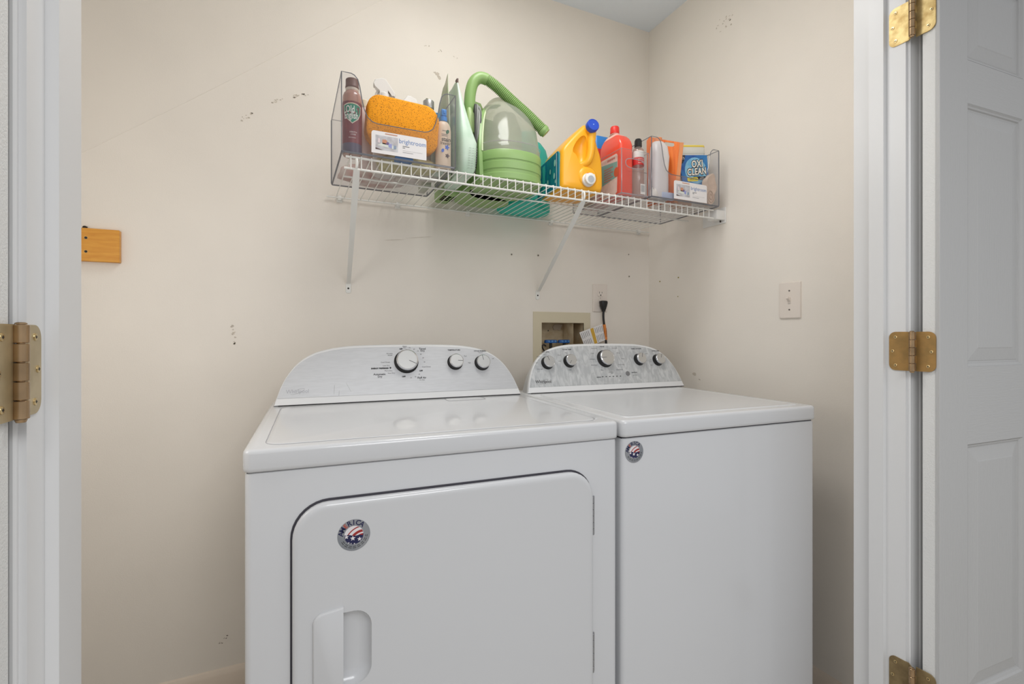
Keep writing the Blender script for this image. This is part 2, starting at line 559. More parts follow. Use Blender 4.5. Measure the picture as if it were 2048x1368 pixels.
# ------------------------------------------------------------------ hinges
def hinge(label, xj, xk, yk, zc, sgn, mleaf, dy=0):
    """sgn=+1: right frame (leaf plates face -X); -1: left frame"""
    t = thing('door_hinge', label, 'hinge', (xk, yk, zc - .0445))
    hh = .089
    def leaf(y0, y1, nm, far):
        bm = new()
        if far > 0:      # rounded corners on the +y side
            pts = [(y0, 0), (y0, hh)] + [(y1 - .0135 + .0135 * math.cos(R(a)), hh - .0135 + .0135 * math.sin(R(a))) for a in range(90, -1, -15)] + [(y1 - .0135 + .0135 * math.cos(R(a)), .0135 + .0135 * math.sin(R(a))) for a in range(0, -91, -15)]
        else:
            pts = [(y1, hh), (y1, 0)] + [(y0 + .0135 + .0135 * math.cos(R(a)), .0135 + .0135 * math.sin(R(a))) for a in range(270, 179, -15)] + [(y0 + .0135 + .0135 * math.cos(R(a)), hh - .0135 + .0135 * math.sin(R(a))) for a in range(180, 89, -15)]
        xp = (xj - xk)
        loft(bm, [YZ(pts, xp + sgn * .001), YZ(pts, xp - sgn * .0018)])
        lf = finish(nm, bm, mleaf, t, smooth=0)
        ys = (y1 - .0135, y1 - .0075, y1 - .0135) if far > 0 else (y0 + .0135, y0 + .0075, y0 + .0135)
        for yy, zz in zip(ys, (.012, .0445, .077)):
            bm = new(); lathe(bm, [(.0038, 0), (.0036, .0009), (.002, .0012)], n=14)
            s = finish('screw', bm, M_screw, lf); s.location = (xp - sgn * .0017, yy, zz); s.rotation_euler = (0, R(-90 * sgn), 0)
            bm = new(); box(bm, xp - sgn * .0025 - .0006, xp - sgn * .0025 + .0006, yy - .0017, yy + .0017, zz - .0005, zz + .0005); box(bm, xp - sgn * .0025 - .0006, xp - sgn * .0025 + .0006, yy - .0005, yy + .0005, zz - .0017, zz + .0017)
            finish('screw_slot', bm, M_black, lf, smooth=0)
        return lf
    leaf(.012, .052, 'jamb_leaf', 1)
    leaf(-.0385, -.0015, 'door_leaf', -1)
    # wrap plates joining the leaves to the barrel
    bm = new()
    for k in range(5):
        z0, z1 = k * hh / 5 + .0004, (k + 1) * hh / 5 - .0004
        lathe(bm, [(.0056, z0), (.0062, z0 + .0005), (.0062, z1 - .0005), (.0056, z1)], n=20)
    finish('knuckle', bm, M_brassd, t)
    bm = new()
    xp = xj - xk
    for k in range(5):
        z0, z1 = k * hh / 5 + .0004, (k + 1) * hh / 5 - .0004
        if k % 2 == 0:
            ya, yb = 0, .0125
        else:
            ya, yb = -.0025, 0
        v = [(0 + sgn * .004, ya if k % 2 == 0 else yb), (xp - sgn * .0002, yb if k % 2 == 0 else ya)]
        (xa, y_a), (xb, y_b) = v
        pts = [(xa - sgn * .0014, y_a), (xb - sgn * .0014, y_b), (xb + sgn * .0006, y_b), (xa + sgn * .0006, y_a)]
        loft(bm, [XY(pts, z0), XY(pts, z1)])
    finish('leaf_wrap', bm, mleaf, t, smooth=0)
    bm = new(); lathe(bm, [(.0035, -.003), (.0045, -.001), (.0045, .0), (.003, .0002), (.003, hh - .0002), (.0045, hh), (.0045, hh + .001), (.003, hh + .002)], n=14)
    finish('pin', bm, M_brassd, t)
    return t
M_brassR = mat('bright_brass', (214, 192, 136), 0.42, metal=.6, c2=(170, 140, 84), vscale=45)
M_brassT = mat('tarnished_brass', (176, 138, 82), 0.5, metal=.45, c2=(152, 122, 74), vscale=38)
M_brassB = mat('dull_brass', (150, 130, 92), 0.55, metal=.4, c2=(124, 104, 72), vscale=38)
M_brassL = mat('pale_brass', (196, 178, 142), 0.36, metal=.55, c2=(174, 156, 120), vscale=30)
hinge('brass hinge on the left door frame', JL, JL + .0055, .606, 1.071, -1, M_brassL)
hinge('top brass hinge on the right door frame, cut off by the picture edge', JR, JR - .014, .613, 1.8215, 1, M_brassR)
hinge('tarnished brass hinge in the middle of the right door frame', JR, JR - .014, .613, 1.069, 1, M_brassT)
hinge('dull brass hinge at the bottom of the right door frame', JR, JR - .014, .613, .3145, 1, M_brassB)

# ------------------------------------------------------------------ dryer and washer
ROT = R(-2.5)
def mpos(u, v, z=0):
    return (u * math.cos(ROT) - v * math.sin(ROT), u * math.sin(ROT) + v * math.cos(ROT), z)
VF, VB, ZL = .907, 1.553, .915
SL = .38
NV, NZ = .9348, .3552
def body(root, w, z0, z1, groove_v=0):
    bm = new()
    pts = rrect(.003, w - .003, .004, VB - VF - .004, .012, 5)
    loft(bm, [XY(scaled(pts, .985), z0), XY(pts, z0 + .004), XY(pts, z1 - .005), XY(scaled(pts, .9975), z1 - .0015), XY(scaled(pts, .99), z1)])
    return finish('cabinet', bm, M_enamel, root, smooth=40)
ARCH = [(0, 1), (.2, .998), (.42, .985), (.55, .955), (.64, .915), (.72, .86), (.79, .775), (.85, .665), (.89, .56), (.925, .44), (.952, .32), (.972, .2), (.988, .09), (1, 0)]
def arch(u0, u1, hmax, ins=0, h0=0):
    c, hw = (u0 + u1) / 2, (u1 - u0) / 2 - ins
    hm = hmax - ins - h0
    right = [(c + hw * s, h0 + hm * h) for s, h in ARCH]      # from apex to right foot
    # smooth the table
    def sm(P):
        return [tuple(v) for v in [(q.x, q.y) for q in spline([(a, b, 0) for a, b in P], 3)]]
    right = sm(right)
    left = [(2 * c - x, y) for x, y in right][::-1]           # left foot to apex
    return left + right[1:]
def CP(u, h, d, u0):
    """console plane -> machine local"""
    return (u - u0, 1.438 - VF + SL * h - NV * d, ZL + h + NZ * d)
def CM(u, h, u0, d=.0012):
    return basis(CP(u, h, d, u0), (1, 0, 0), (0, NZ, NV))
def console(root, uo, u0, u1, hmax, inlay, sidew):
    cons = None
    out = arch(u0, u1, hmax)
    bm = new()
    # outer shell: back ring -> front ring with a rolled edge
    def ring(pts, vback):
        return [(u - uo, vback, ZL + .0015 + max(h, .0)) for u, h in pts]
    def fr(pts, d):
        return [CP(u, h + .0025 * (h < .001), d, uo) for u, h in pts]
    o1 = scaled(out, (.996, .985), ((u0 + u1) / 2, 0))
    b1 = scaled(out, (.93, .90), ((u0 + u1) / 2, 0))
    loft(bm, [ring(b1, VB - VF - .02), ring(scaled(out, (.965, .94), ((u0 + u1) / 2, 0)), VB - VF - .045), fr(scaled(out, (.992, .985), ((u0 + u1) / 2, 0)), -.022), fr(out, -.018), fr(out, -.004), fr(o1, -.0008), fr(scaled(out, (.990, .970), ((u0 + u1) / 2, 0)), 0)])
    cons = finish('console', bm, M_enamel2, root, smooth=40)
    # seam between front and back shell
    bm = new()
    sp = [CP(u, h, -.0205, uo) for u, h in scaled(out, (.9935, .988), ((u0 + u1) / 2, 0))]
    tube(bm, sp, .0011, 5)
    finish('console_seam', bm, M_inkg, cons)
    # grey inlay
    inn = arch(u0, u1, hmax, .0085, .0195)
    bm = new()
    loft(bm, [[CP(u, h, .0001, uo) for u, h in inn], [CP(u, h, .0007, uo) for u, h in scaled(inn, (.998, .99))]], True, True)
    finish('inlay', bm, inlay, cons, smooth=0)
    # dark gap at the foot
    bm = new(); box(bm, u0 - uo + .012, u1 - uo - .004, 1.438 - VF - .0006, 1.438 - VF + .02, ZL + .0003, ZL + .0026)
    finish('foot_gap', bm, M_black, cons, smooth=0)
    return cons
def knob(cons, uo, u, h, r, ang, depth=.022, ringm=None):
    M = CM(u, h, uo, .0008)
    def place(o):
        o.matrix_local = M
        return o
    bm = new(); lathe(bm, [(r * 1.16, 0), (r * 1.12, .002), (r * 1.04, .004), (r * .99, depth - .005), (r * .99, depth - .004)], n=40)
    k = place(finish('knob', bm, M_black, cons))
    bm = new(); lathe(bm, [(r * 1.0, depth - .006), (r * 1.03, depth - .004), (r * 1.0, depth - .0012), (r * .955, depth - .0006), (r * .94, depth - .0012)], n=48)
    finish('knob_ring', bm, M_chrome, k)
    bm = new(); lathe(bm, [(r * .945, depth - .0035), (r * .945, depth - .001), (r * .9, depth - .0004)], n=48)
    finish('knob_face', bm, M_knob, k, smooth=8)
    bm = new(); box(bm, r * .18, r * .93, -.0007, .0007, depth - .0008, depth + .0003)
    p = finish('knob_pointer', bm, M_inkg, k, smooth=0); p.rotation_euler = (0, 0, ang)
    return k
def badge(root, x, y, z, r):
    b = thing('sticker', '', '')
    del b['label']; del b['category']
    b.name = 'round_sticker'
    return b
def sticker(parent, x, y, z, r):
    """round flag sticker facing -Y, local coordinates of its parent"""
    Mx = front(x, z, y)
    def disc(nm, r0, d, m, n=48, par=None, pts=None):
        bm = new()
        pts = pts or [(r0 * math.cos(2 * PI * k / n), r0 * math.sin(2 * PI * k / n)) for k in range(n)]
        loft(bm, [XY(pts, d), XY(pts, d + .00025)])
        bm.transform(Mx)
        return finish(nm, bm, m, par, smooth=0)
    st = disc('round_sticker', r, .0, mat('sticker_silver', (154, 156, 160), .4, metal=.25, c2=(136, 140, 146), vscale=30), par=parent)
    disc('flag_field', r * .585, .0003, mat('sticker_white', (232, 226, 228), .5), par=st)
    navy = mat('sticker_navy', (24, 26, 74), .5)
    red = mat('sticker_red', (160, 42, 38), .5)
    # blue lower field with wavy top
    rr = r * .585
    pts = []
    for k in range(25):
        a = R(172 + (368 - 172) * k / 24)
        pts.append((rr * math.cos(a) * .995, rr * math.sin(a) * .995))
    pts += [(rr * (.9 - 1.85 * k / 10), rr * (-.12 + .22 * (k / 10) ** 1.2 + .05 * math.sin(k))) for k in range(0, 11)]
    bm = new()
    vs = [bm.verts.new((a, b, .00065)) for a, b in pts]
    bm.faces.new(vs); bm.transform(Mx)
    finish('star_field', bm, navy, st, smooth=0)
    # curved stripes clipped to the circle
    bm = new()
    for (cxo, cyo, ra, rb) in ((.95, -1.0, 1.24, 1.52), (.95, -1.0, .80, 1.08), (.95, -1.0, 1.84, 1.96)):
        N = 16
        prev = None
        for k in range(N + 1):
            a = R(84 + (172 - 84) * k / N)
            cur = []
            for q in (ra, rb):
                px, py = cxo + q * math.cos(a), cyo + q * math.sin(a)
                cur.append((px, py))
            def ok(p):
                return p[0] ** 2 + p[1] ** 2 <= .985 and p[1] > -.14 - .1 * p[0]
            mid = ((cur[0][0] + cur[1][0]) / 2, (cur[0][1] + cur[1][1]) / 2)
            if prev and ok(mid):
                q4 = [prev[0], prev[1], cur[1], cur[0]]
                def clip(p):
                    l = math.hypot(*p)
                    return (p[0] / l * .985, p[1] / l * .985) if l > .985 else p
                q4 = [clip(p) for p in q4]
                f = [bm.verts.new((p[0] * rr, p[1] * rr, .0006)) for p in q4]
                try:
                    bm.faces.new(f)
                except Exception:
                    pass
            prev = cur
    bm.transform(Mx)
    finish('stripe', bm, red, st, smooth=0)
    bm = new()
    for (sx, sy, s) in ((-.78, -.1, .26), (-.12, -.33, .30), (.58, -.5, .26), (-.55, -.78, .12), (.05, -.93, .1), (-.3, -.88, .08)):
        pts = []
        for k in range(10):
            q = s if k % 2 == 0 else s * .42
            a = R(90 + 36 * k)
            p = (sx + q * math.cos(a), sy + q * math.sin(a))
            l = math.hypot(*p)
            if l > .99:
                p = (p[0] / l * .99, p[1] / l * .99)
            pts.append(bm.verts.new((p[0] * rr, p[1] * rr, .0008)))
        bm.faces.new(pts)
    bm.transform(Mx)
    finish('star', bm, mat('sticker_white', ()), st, smooth=0)
    # AMERICA along the upper arc, E in red
    bmb = new(); bmr = new()
    for k, ch in enumerate('AMERICA'):
        a = R(168 - 19.3 * k)
        me = mesh_text(ch, r * (.38 if ch == 'E' else .45), off=r * .008)
        T = Mx @ Matrix.Translation((r * .79 * math.cos(a), r * .79 * math.sin(a), .0005)) @ Matrix.Rotation(a - PI / 2, 4, 'Z')
        me.transform(T)
        (bmr if ch == 'E' else bmb).from_mesh(me)
        bpy.data.meshes.remove(me)
    finish('lettering', bmb, navy, st, smooth=0)
    finish('lettering', bmr, mat('sticker_orange_red', (190, 70, 48), .5), st, smooth=0)
    bm = new()
    for ra in (.70, .80):
        prev = None
        for k in range(31):
            a = R(205 + (355 - 205) * k / 30)
            cur = [bm.verts.new((q * r * math.cos(a), q * r * math.sin(a), .0005)) for q in (ra, ra + .035)]
            if prev and k % 4 != 0:
                bm.faces.new((prev[0], prev[1], cur[1], cur[0]))
            prev = cur
    bm.transform(Mx)
    finish('small_print', bm, M_ink, st, smooth=0)
    return st
_mat = mat
def mat(name, c=(), *a, **k):
    if name in MATS:
        return MATS[name]
    return _mat(name, c, *a, **k)

# ---- dryer
UD0, UD1 = -.108, .630
WD = UD1 - UD0
dr = thing('dryer', 'white front-load dryer, the left machine, with a hinged square door', 'dryer', mpos(UD0, VF), ROT)
box_u = lambda u: u - UD0
# front panel frame around door is the cabinet; door opening groove is dark recess ring
body(dr, WD, .02, .8755)
def slab_top(root, w, inset, name='top'):
    bm = new()
    P = lambda i, r: rrect(i, w - i, i, VB - VF - i, max(r, .002), 5)
    loft(bm, [XY(P(.003, .012), .877), XY(P(.0005, .014), .879), XY(P(0, .015), .884), XY(P(0, .015), ZL - .008), XY(P(.0012, .0145), ZL - .0035), XY(P(.004, .012), ZL - .001), XY(P(.008, .01), ZL)] , True, True)
    return finish(name, bm, M_enamel, root, smooth=50)
top = slab_top(dr, WD, 0, 'top_panel')
bm = new()
q = lambda i, r: rrect(.032 + i, WD - .034 - i, .030 + i, .505 - i, r, 6)
loft(bm, [XY(q(0, .03), ZL - .0005), XY(q(.0015, .029), ZL + .0011), XY(q(.004, .027), ZL + .0014)])
finish('raised_field', bm, M_enamel, top, smooth=50)
bm = new(); tube(bm, [(x, y, ZL + .0001) for x, y in q(-.0012, .031)], .0007, 5, closed=True); finish('field_groove', bm, mat('soft_groove', (160, 160, 164), .6), top)
bm = new(); tube(bm, [(x, y, ZL + .0014) for x, y in rrect(.47, .585, .455, .512, .012, 4)], .0008, 5, closed=True); finish('lint_lid_seam', bm, mat('soft_groove', ()), top)
bm = new(); loft(bm, [XY(rrect(.472, .583, .457, .51, .011, 4), ZL + .001), XY(rrect(.475, .58, .46, .507, .01, 4), ZL + .0022)]); finish('lint_lid', bm, M_enamel, top)
bm = new(); box(bm, .006, WD - .006, .012, VB - VF - .01, .872, .8785); finish('top_gap', bm, M_groove, dr, smooth=0)
# door
DX0, DX1, DZ0, DZ1 = box_u(-.032), box_u(.5565), .285, .8165
bm = new()
P = lambda i, r: rrect(DX0 + i, DX1 - i, DZ0 + i, DZ1 - i, r, 9)
loft(bm, [XZ(P(-.0035, .062), .0036), XZ(P(-.0035, .062), .0022), XZ(P(-.0025, .061), .0016)])
finish('door_recess', bm, M_groove, dr, smooth=30)
bm = new()
loft(bm, [XZ(P(0.0005, .058), .003), XZ(P(0, .058), -.006), XZ(P(.001, .057), -.009), XZ(P(.004, .054), -.0115), XZ(P(.009, .049), -.0125), XZ(P(.013, .046), -.0127)])
door = finish('door', bm, M_enamel, dr, smooth=60)
# scooped recess cut in the door
hx0, hx1, hz0, hz1 = box_u(.004), box_u(.097), .470, .634
bm = new()
H = lambda i, r: rrect(hx0 + i, hx1 - i, hz0 + .022 + i, hz1 - .012 - i, r, 8)
loft(bm, [XZ(H(-.001, .03), -.02), XZ(H(0, .03), -.012), XZ(H(.004, .027), -.006), XZ(H(.012, .02), .0005), XZ(H(.022, .014), .0015)])
cut = finish('cut', bm, None)
bpy.context.view_layer.update()
md = door.modifiers.new('b', 'BOOLEAN'); md.operation = 'DIFFERENCE'; md.object = cut; md.solver = 'EXACT'
cut.parent = dr
dg = bpy.context.evaluated_depsgraph_get()
me = bpy.data.meshes.new_from_object(door.evaluated_get(dg))
door.modifiers.clear()
door.data = me
door.data.set_sharp_from_angle(angle=R(50))
bpy.data.objects.remove(cut)
bm = new()
G = lambda i: [(hx0 - .004 + i, hz0 - .05 + i)] + [(box_u(.0492), hz0 - .05 + i)] + [(box_u(.0492), hz1 - i)] + [(hx0 - .004 + i + .018 - .018 * math.cos(R(a)), hz1 - .018 - i + .018 * math.sin(R(a)) - .004) for a in (90, 70, 50, 30, 10, 0)]
def Gp(i):
    return G(i)
loft(bm, [XZ(Gp(0), -.0115), XZ(Gp(0), -.0155), XZ(Gp(.001), -.0175), XZ(Gp(.003), -.0185)])
finish('grip', bm, M_enamel, door, smooth=50)
for zz0, zz1, m in ((.674, .757, mat('steel_hinge', (170, 172, 176), .35, metal=.9)), (.377, .461, mat('steel_hinge', ()))):
    bm = new()
    n = 6
    for k in range(n):
        a, b = zz0 + (zz1 - zz0) * k / n + .0004, zz0 + (zz1 - zz0) * (k + 1) / n - .0004
        lathe(bm, [(.0026, a), (.003, a + .0004), (.003, b - .0004), (.0026, b)], DX1 + .0035, -.0015, 12)
    box(bm, DX1 - .001, DX1 + .009, .0005, .003, zz0, zz1)
    finish('door_hinge_barrel', bm, m, door)
sticker(door, box_u(.067), -.0128, .755, .0275)
for k in range(4):
    bm = new(); lathe(bm, [(.016, 0), (.018, .021)], .05 + (k % 2) * (WD - .1), .05 + (k // 2) * .54, 12); finish('foot', bm, M_black, dr)
# console of dryer
UC0, UC1 = -.097, .622
cd = console(dr, UD0, UC0, UC1, .164, M_insD, 0)
knob(cd, UD0, .2618, .1107, .0315, R(-27))
knob(cd, UD0, .4132, .1057, .0215, R(-4))
knob(cd, UD0, .5013, .1018, .0215, R(100))
MD = lambda u, h: CM(u, h, UD0, .0010)
b_ = .0004
texts('printed_words', [
    ('Heavy', .2598, .1567, .0052), ('Dry', .2595, .1523, .0052), ('OFF', .248, .1486, .0054, 'CENTER', b_), ('75', .2746, .1521, .005), ('60', .2876, .1476, .005), ('50', .2993, .1418, .005),
    ('Timed', .3133, .1485, .0082, 'CENTER', b_ / 2), ('Dry', .3135, .1425, .0082, 'CENTER', b_ / 2), ('40', .3074, .132, .005), ('30', .3136, .1211, .005), ('20', .3165, .1087, .005), ('Cool Down', .3217, .0941, .0056),
    ('OFF', .3042, .0826, .0058, 'CENTER', b_), ('30', .2978, .0726, .005), ('20', .286, .0657, .005), ('Fluff Air', .3051, .0622, .0082, 'CENTER', b_ / 2), ('No Heat', .3053, .0560, .0045), ('10', .2721, .0632, .005), ('OFF', .2514, .0671, .0058, 'CENTER', b_),
    ('Wrinkle', .2133, .1354, .0056), ('Shield', .2143, .1302, .0056), ('Cool Down', .1999, .1101, .0056), ('Less Dry', .202, .1004, .0056), ('ENERGY PREFERRED', .1836, .0926, .0056, 'CENTER', b_), ('More Dry', .2076, .0852, .0056), ('Very Dry', .2154, .0782, .0056),
    ('Automatic', .1815, .0758, .0082, 'CENTER', b_ / 2), ('Dry', .1823, .0690, .0082, 'CENTER', b_ / 2),
    ('TEMPERATURE', .4133, .1435, .0062, 'CENTER', b_ / 2), ('Med', .4487, .1244, .005), ('High', .4596, .1034, .005), ('CYCLE SIGNAL', .4996, .1397, .0062, 'CENTER', b_ / 2), ('Volume', .5005, .1346, .0045), ('Off', .5402, .1146, .005)], MD, M_ink, cd)
bm = new()
lp = [(.2135 + .0028 * math.cos(R(a)) * (1 if a < 180 else .8), .0934 + .0026 * math.sin(R(a))) for a in range(0, 360, 30)]
bm.faces.new([bm.verts.new(CP(u, h, .0012, UD0)) for u, h in lp]); finish('leaf_symbol', bm, M_ink, cd, smooth=0)
def logo(cons, uo, u, h, size, m, mr):
    M = CM(u, h, uo, .0012)
    text('brand_logo', 'Whirlpool', size, M, m, cons, off=size * .012, sx=.92)
    bm = new()
    pts = []
    for k in range(26):
        a = R(200 + 300 * k / 25)
        pts.append(M @ Vector((size * 1.15 * math.cos(a) * 1.0 + .0 + size * .25 * math.sin(a), size * .42 * math.sin(a) + size * .35 * math.cos(a), .0002)))
    tube(bm, pts, .00022, 4)
    finish('logo_ring', bm, mr, cons)
    return
logo(cd, UD0, -.038, .0365, .0150, mat('logo_light', (168, 168, 172), .4, metal=.6), mat('logo_light', ()))
M_smear = mat('smear', (176, 177, 180), .6)
bm = new(); 
for (a, b, c, d_) in ((.055, .026, .057, .05), (.068, .02, .069, .034), (.088, .055, .101, .03)):
    tube(bm, [CP(a, b, .0008, UD0), CP((a + c) / 2, (b + d_) / 2, .0008, UD0), CP(c, d_, .0008, UD0)], .0004, 4)
finish('scratch', bm, M_smear, cd)

# ---- washer
UW0, UW1 = .637, 1.267
WW = UW1 - UW0
wa = thing('washing_machine', 'white top-load washing machine, the right machine, with stained grey console', 'washing machine', mpos(UW0, VF), ROT)
body(wa, WW, .02, .8735)
lid = slab_top(wa, WW, 0, 'lid')
bm = new()
P = lambda i, r: rrect(.028 + i, WW - .026 - i, .030 + i, .495 - i, max(r, .003), 6)
rg = [XY(P(0, .02), ZL - .0004), XY(P(.0015, .019), ZL + .0016), XY(P(.006, .017), ZL + .002), XY(P(.013, .014), ZL + .0008), XY(P(.022, .01), ZL + .0004)]
loft(bm, rg)
finish('lid_field', bm, M_enamel, lid, smooth=60)
bm = new(); box(bm, .006, WW - .006, .012, VB - VF - .01, .871, .8785); finish('lid_gap', bm, M_groove, wa, smooth=0)
for k in range(4):
    bm = new(); lathe(bm, [(.016, 0), (.018, .021)], .05 + (k % 2) * (WW - .1), .05 + (k // 2) * .54, 12); finish('foot', bm, M_black, wa)
sticker(wa, .672 - UW0, .0036, .842, .0245)
cw = console(wa, UW0, .646, 1.289, .162, M_insW, 0)
knob(cw, UW0, .7333, .0967, .0195, R(108))
knob(cw, UW0, .8182, .1004, .0195, R(-128))
knob(cw, UW0, .9637, .1066, .0275, R(184))
knob(cw, UW0, 1.1095, .1013, .0195, R(75))
knob(cw, UW0, 1.193, .098, .0195, R(68))
MW = lambda u, h: CM(u, h, UW0, .0010)
texts('printed_words', [
    ('SOIL LEVEL', .7332, .1336, .0058, 'CENTER', b_ / 2), ('Extra Heavy', .7221, .1273, .0045), ('Heavy', .7041, .119, .005), ('Light', .6944, .0982, .005), ('Extra Light', .7025, .0776, .005), ('WATER TEMP', .8169, .1408, .0058, 'CENTER', b_ / 2), ('Hot', .8107, .1299, .005),
    ('Warm', .7841, .1223, .005), ('Cool', .7807, .1017, .005), ('Cold', .8151, .072, .005), ('Normal', .962, .1497, .0055, 'CENTER', b_ / 2), ('Heavy Duty', .9281, .1437, .005), ('Casual', .9163, .1265, .005), ('Delicates', .9116, .1063, .005), ('Bulky Items', .9144, .0859, .005),
    ('Rinse', .9432, .0682, .005), ('Powerwash', 1.0142, .1438, .005), ('Whites', 1.0258, .1263, .005), ('Colors', 1.0413, .1059, .005), ('Drain & Spin', 1.0288, .0852, .005), ('Clean Washer', 1.0161, .0676, .005), ('with affresh', .9779, .0598, .0042), ('OFF', .9801, .0551, .0045),
    ('SENSING', .9241, .044, .0045, 'CENTER', b_ / 2), ('Start/Pause', 1.0765, .0562, .0052, 'CENTER', b_ / 2), ('Hold 3 sec', 1.0763, .0467, .0042), ('FABRIC SOFTENER', 1.1087, .1405, .0055, 'CENTER', b_ / 2), ('Auto', 1.1506, .1222, .005), ('WATER LEVEL', 1.193, .1316, .0055, 'CENTER', b_ / 2),
    ('Off', 1.1609, .0994, .005), ('On', 1.1592, .0936, .005), ('Add', 1.1589, .0803, .005)], MW, mat('panel_print', (82, 82, 86), .6), cw)
logo(cw, UW0, .7083, .0364, .0150, mat('logo_dark', (88, 86, 86), .35, metal=.6), mat('logo_dark', ()))
bm = new()
for k in range(6):
    u = .9397 + (1.0135 - .9397) * k / 5
    bm2 = [CP(u + dx, .045 + dz, .0012, UW0) for dx, dz in ((-.0028, -.0012), (.0028, -.0012), (.0028, .0012), (-.0028, .0012))]
    bm.faces.new([bm.verts.new(p) for p in bm2])
finish('indicator_light', bm, M_ink, cw, smooth=0)
bm = new(); lathe(bm, [(.0085, 0), (.0085, .0016), (.0078, .0022)], n=28)
o = finish('start_button', bm, mat('start_button_grey', (118, 118, 120), .4), cw); o.matrix_local = CM(1.0468, .0532, UW0, .0008)
bm = new()
for k in range(9):
    a = R(-130 + 260 * k / 8 + 90)
    for (uc, hc, rr_) in ((.9637, .1066, .036),):
        c_ = CM(uc + rr_ * math.cos(a), hc + rr_ * .93 * math.sin(a), UW0, .0011)
        vs = [bm.verts.new(c_ @ Vector((.0011 * math.cos(R(t)), .0011 * math.sin(R(t)), 0))) for t in range(0, 360, 60)]
        bm.faces.new(vs)
finish('selector_dot', bm, M_white, cw, smooth=0)

# ------------------------------------------------------------------ valve box in the back wall
vb = thing('washer_valve_box', 'beige recessed plastic outlet box in the wall behind the washing machine', 'outlet box', (1.0, YB, HZ0))
M_beige = mat('beige_plastic', (212, 202, 176), .5)
M_beiged = mat('stained_beige', (214, 198, 168), .6, c2=(184, 160, 124), vscale=18, detail=5)
def W2(bmf, ox, oy, oz):
    bmesh.ops.translate(bmf, vec=(-ox, -oy, -oz), verts=bmf.verts[:])
    return bmf
bm = new()
o_ = [(.871, HZ0 - .03), (1.136, HZ0 - .03), (1.136, 1.1985), (.871, 1.1985)]
i_ = [(HX0 + .001, HZ0 + .001), (HX1 - .001, HZ0 + .001), (HX1 - .001, HZ1 - .001), (HX0 + .001, HZ1 - .001)]
loft(bm, [XZ(o_, YB - .0002), XZ(o_, YB - .003), XZ(scaled(o_, .985), YB - .0045), XZ(i_, YB - .0045), XZ(i_, YB + .001)], False, False)
finish('frame', W2(bm, 1.0, YB, HZ0), M_beige, vb, smooth=0)
bm = new()
loft(bm, [XZ(i_, YB - .003), XZ(i_, YB + .085)], False, True)
finish('box_interior', W2(bm, 1.0, YB, HZ0), M_beiged, vb, smooth=0)
bm = new(); box(bm, 1.055, 1.0555, YB + .0, YB + .08, HZ0 + .002, HZ1 - .002); finish('divider', W2(bm, 1.0, YB, HZ0), M_beiged, vb, smooth=0)
bm = new()
pts = [(1.045, 1.135), (1.052, 1.150), (1.03, 1.152), (1.012, 1.149), (1.006, 1.14), (1.012, 1.128), (1.03, 1.130), (1.04, 1.125)]
loft(bm, [XZ(pts, YB + .0845), XZ(pts, YB + .081)]); finish('foam_patch', W2(bm, 1.0, YB, HZ0), mat('foam_beige', (205, 190, 170), .9), vb)
bm = new(); lathe(bm, [(.0025, 0), (.0025, .001)], n=10); o = finish('screw', bm, M_black, vb); o.location = (-.014, .0845, 1.125 - HZ0); o.rotation_euler = (R(90), 0, 0)
M_blue = mat('blue_valve_handle', (40, 96, 168), .4)
for x in (.973, 1.036):
    bm = new()
    pts = ell(x, YB + .04, .029, .014, 28, 3)
    loft(bm, [XY(scaled(pts, .95), 1.0745), XY(pts, 1.077), XY(scaled(pts, .93), 1.086), XY(scaled(pts, .7), 1.0875)])
    h = finish('valve_handle', W2(bm, 1.0, YB, HZ0), M_blue, vb)
    bm = new()
    for k in (-1, 0, 1):
        box(bm, x + k * .015 - .004, x + k * .015 + .004, YB + .026, YB + .03, 1.078, 1.0845, .001)
    finish('handle_rib', W2(bm, 1.0, YB, HZ0), mat('blue_light', (92, 150, 206), .4), h)
    bm = new(); lathe(bm, [(.006, 1.03), (.006, 1.075)], x, YB + .04, 12); lathe(bm, [(.012, HZ0 + .002), (.014, 1.0), (.014, 1.035), (.009, 1.045)], x, YB + .04, 16)
    finish('valve_stem', W2(bm, 1.0, YB, HZ0), mat('dark_valve', (42, 38, 36), .5), vb)
bm = new(); tube(bm, spline([(.94, YB + .03, 1.04), (.928, YB + .03, 1.06), (.935, YB + .028, 1.068), (.945, YB + .03, 1.062)], 5), .003, 7); finish('hose_clip', W2(bm, 1.0, YB, HZ0), mat('dark_valve', ()), vb)

# ------------------------------------------------------------------ wall outlet, plug with cord, switch
ou = thing('wall_outlet', 'white duplex outlet plate on the back wall above the washing machine', 'outlet', (1.184, YB, 1.203))
bm = new()
P = lambda i: rrect(-.036 + i, .036 - i, i, .115 - i, .003, 3)
loft(bm, [XZ(P(0), -.0002), XZ(P(0), -.0035), XZ(P(.002), -.0058), XZ(P(.005), -.0062)])
finish('plate', bm, M_plate, ou)
for zc in (.0385, .0765):
    bm = new()
    pts = [(.0165 * math.cos(R(a)), max(-.0125, min(.0125, .0165 * math.sin(R(a)))) + zc) for a in range(0, 360, 12)]
    loft(bm, [XZ(pts, -.005), XZ(pts, -.0078), XZ(scaled(pts, .96), -.0084)])
    s = finish('socket', bm, M_plate, ou)
    bm = new()
    box(bm, -.0075, -.0055, -.0088, -.008, zc, zc + .008); box(bm, .0055, .0072, -.0088, -.008, zc + .001, zc + .0075); 
    loft(bm, [XZ([(0.0028 * math.cos(R(a)), zc - .0068 + .0028 * math.sin(R(a))) for a in range(0, 360, 30)], -.008), XZ([(0.0028 * math.cos(R(a)), zc - .0068 + .0028 * math.sin(R(a))) for a in range(0, 360, 30)], -.0088)])
    finish('slot', bm, M_black, s, smooth=0)
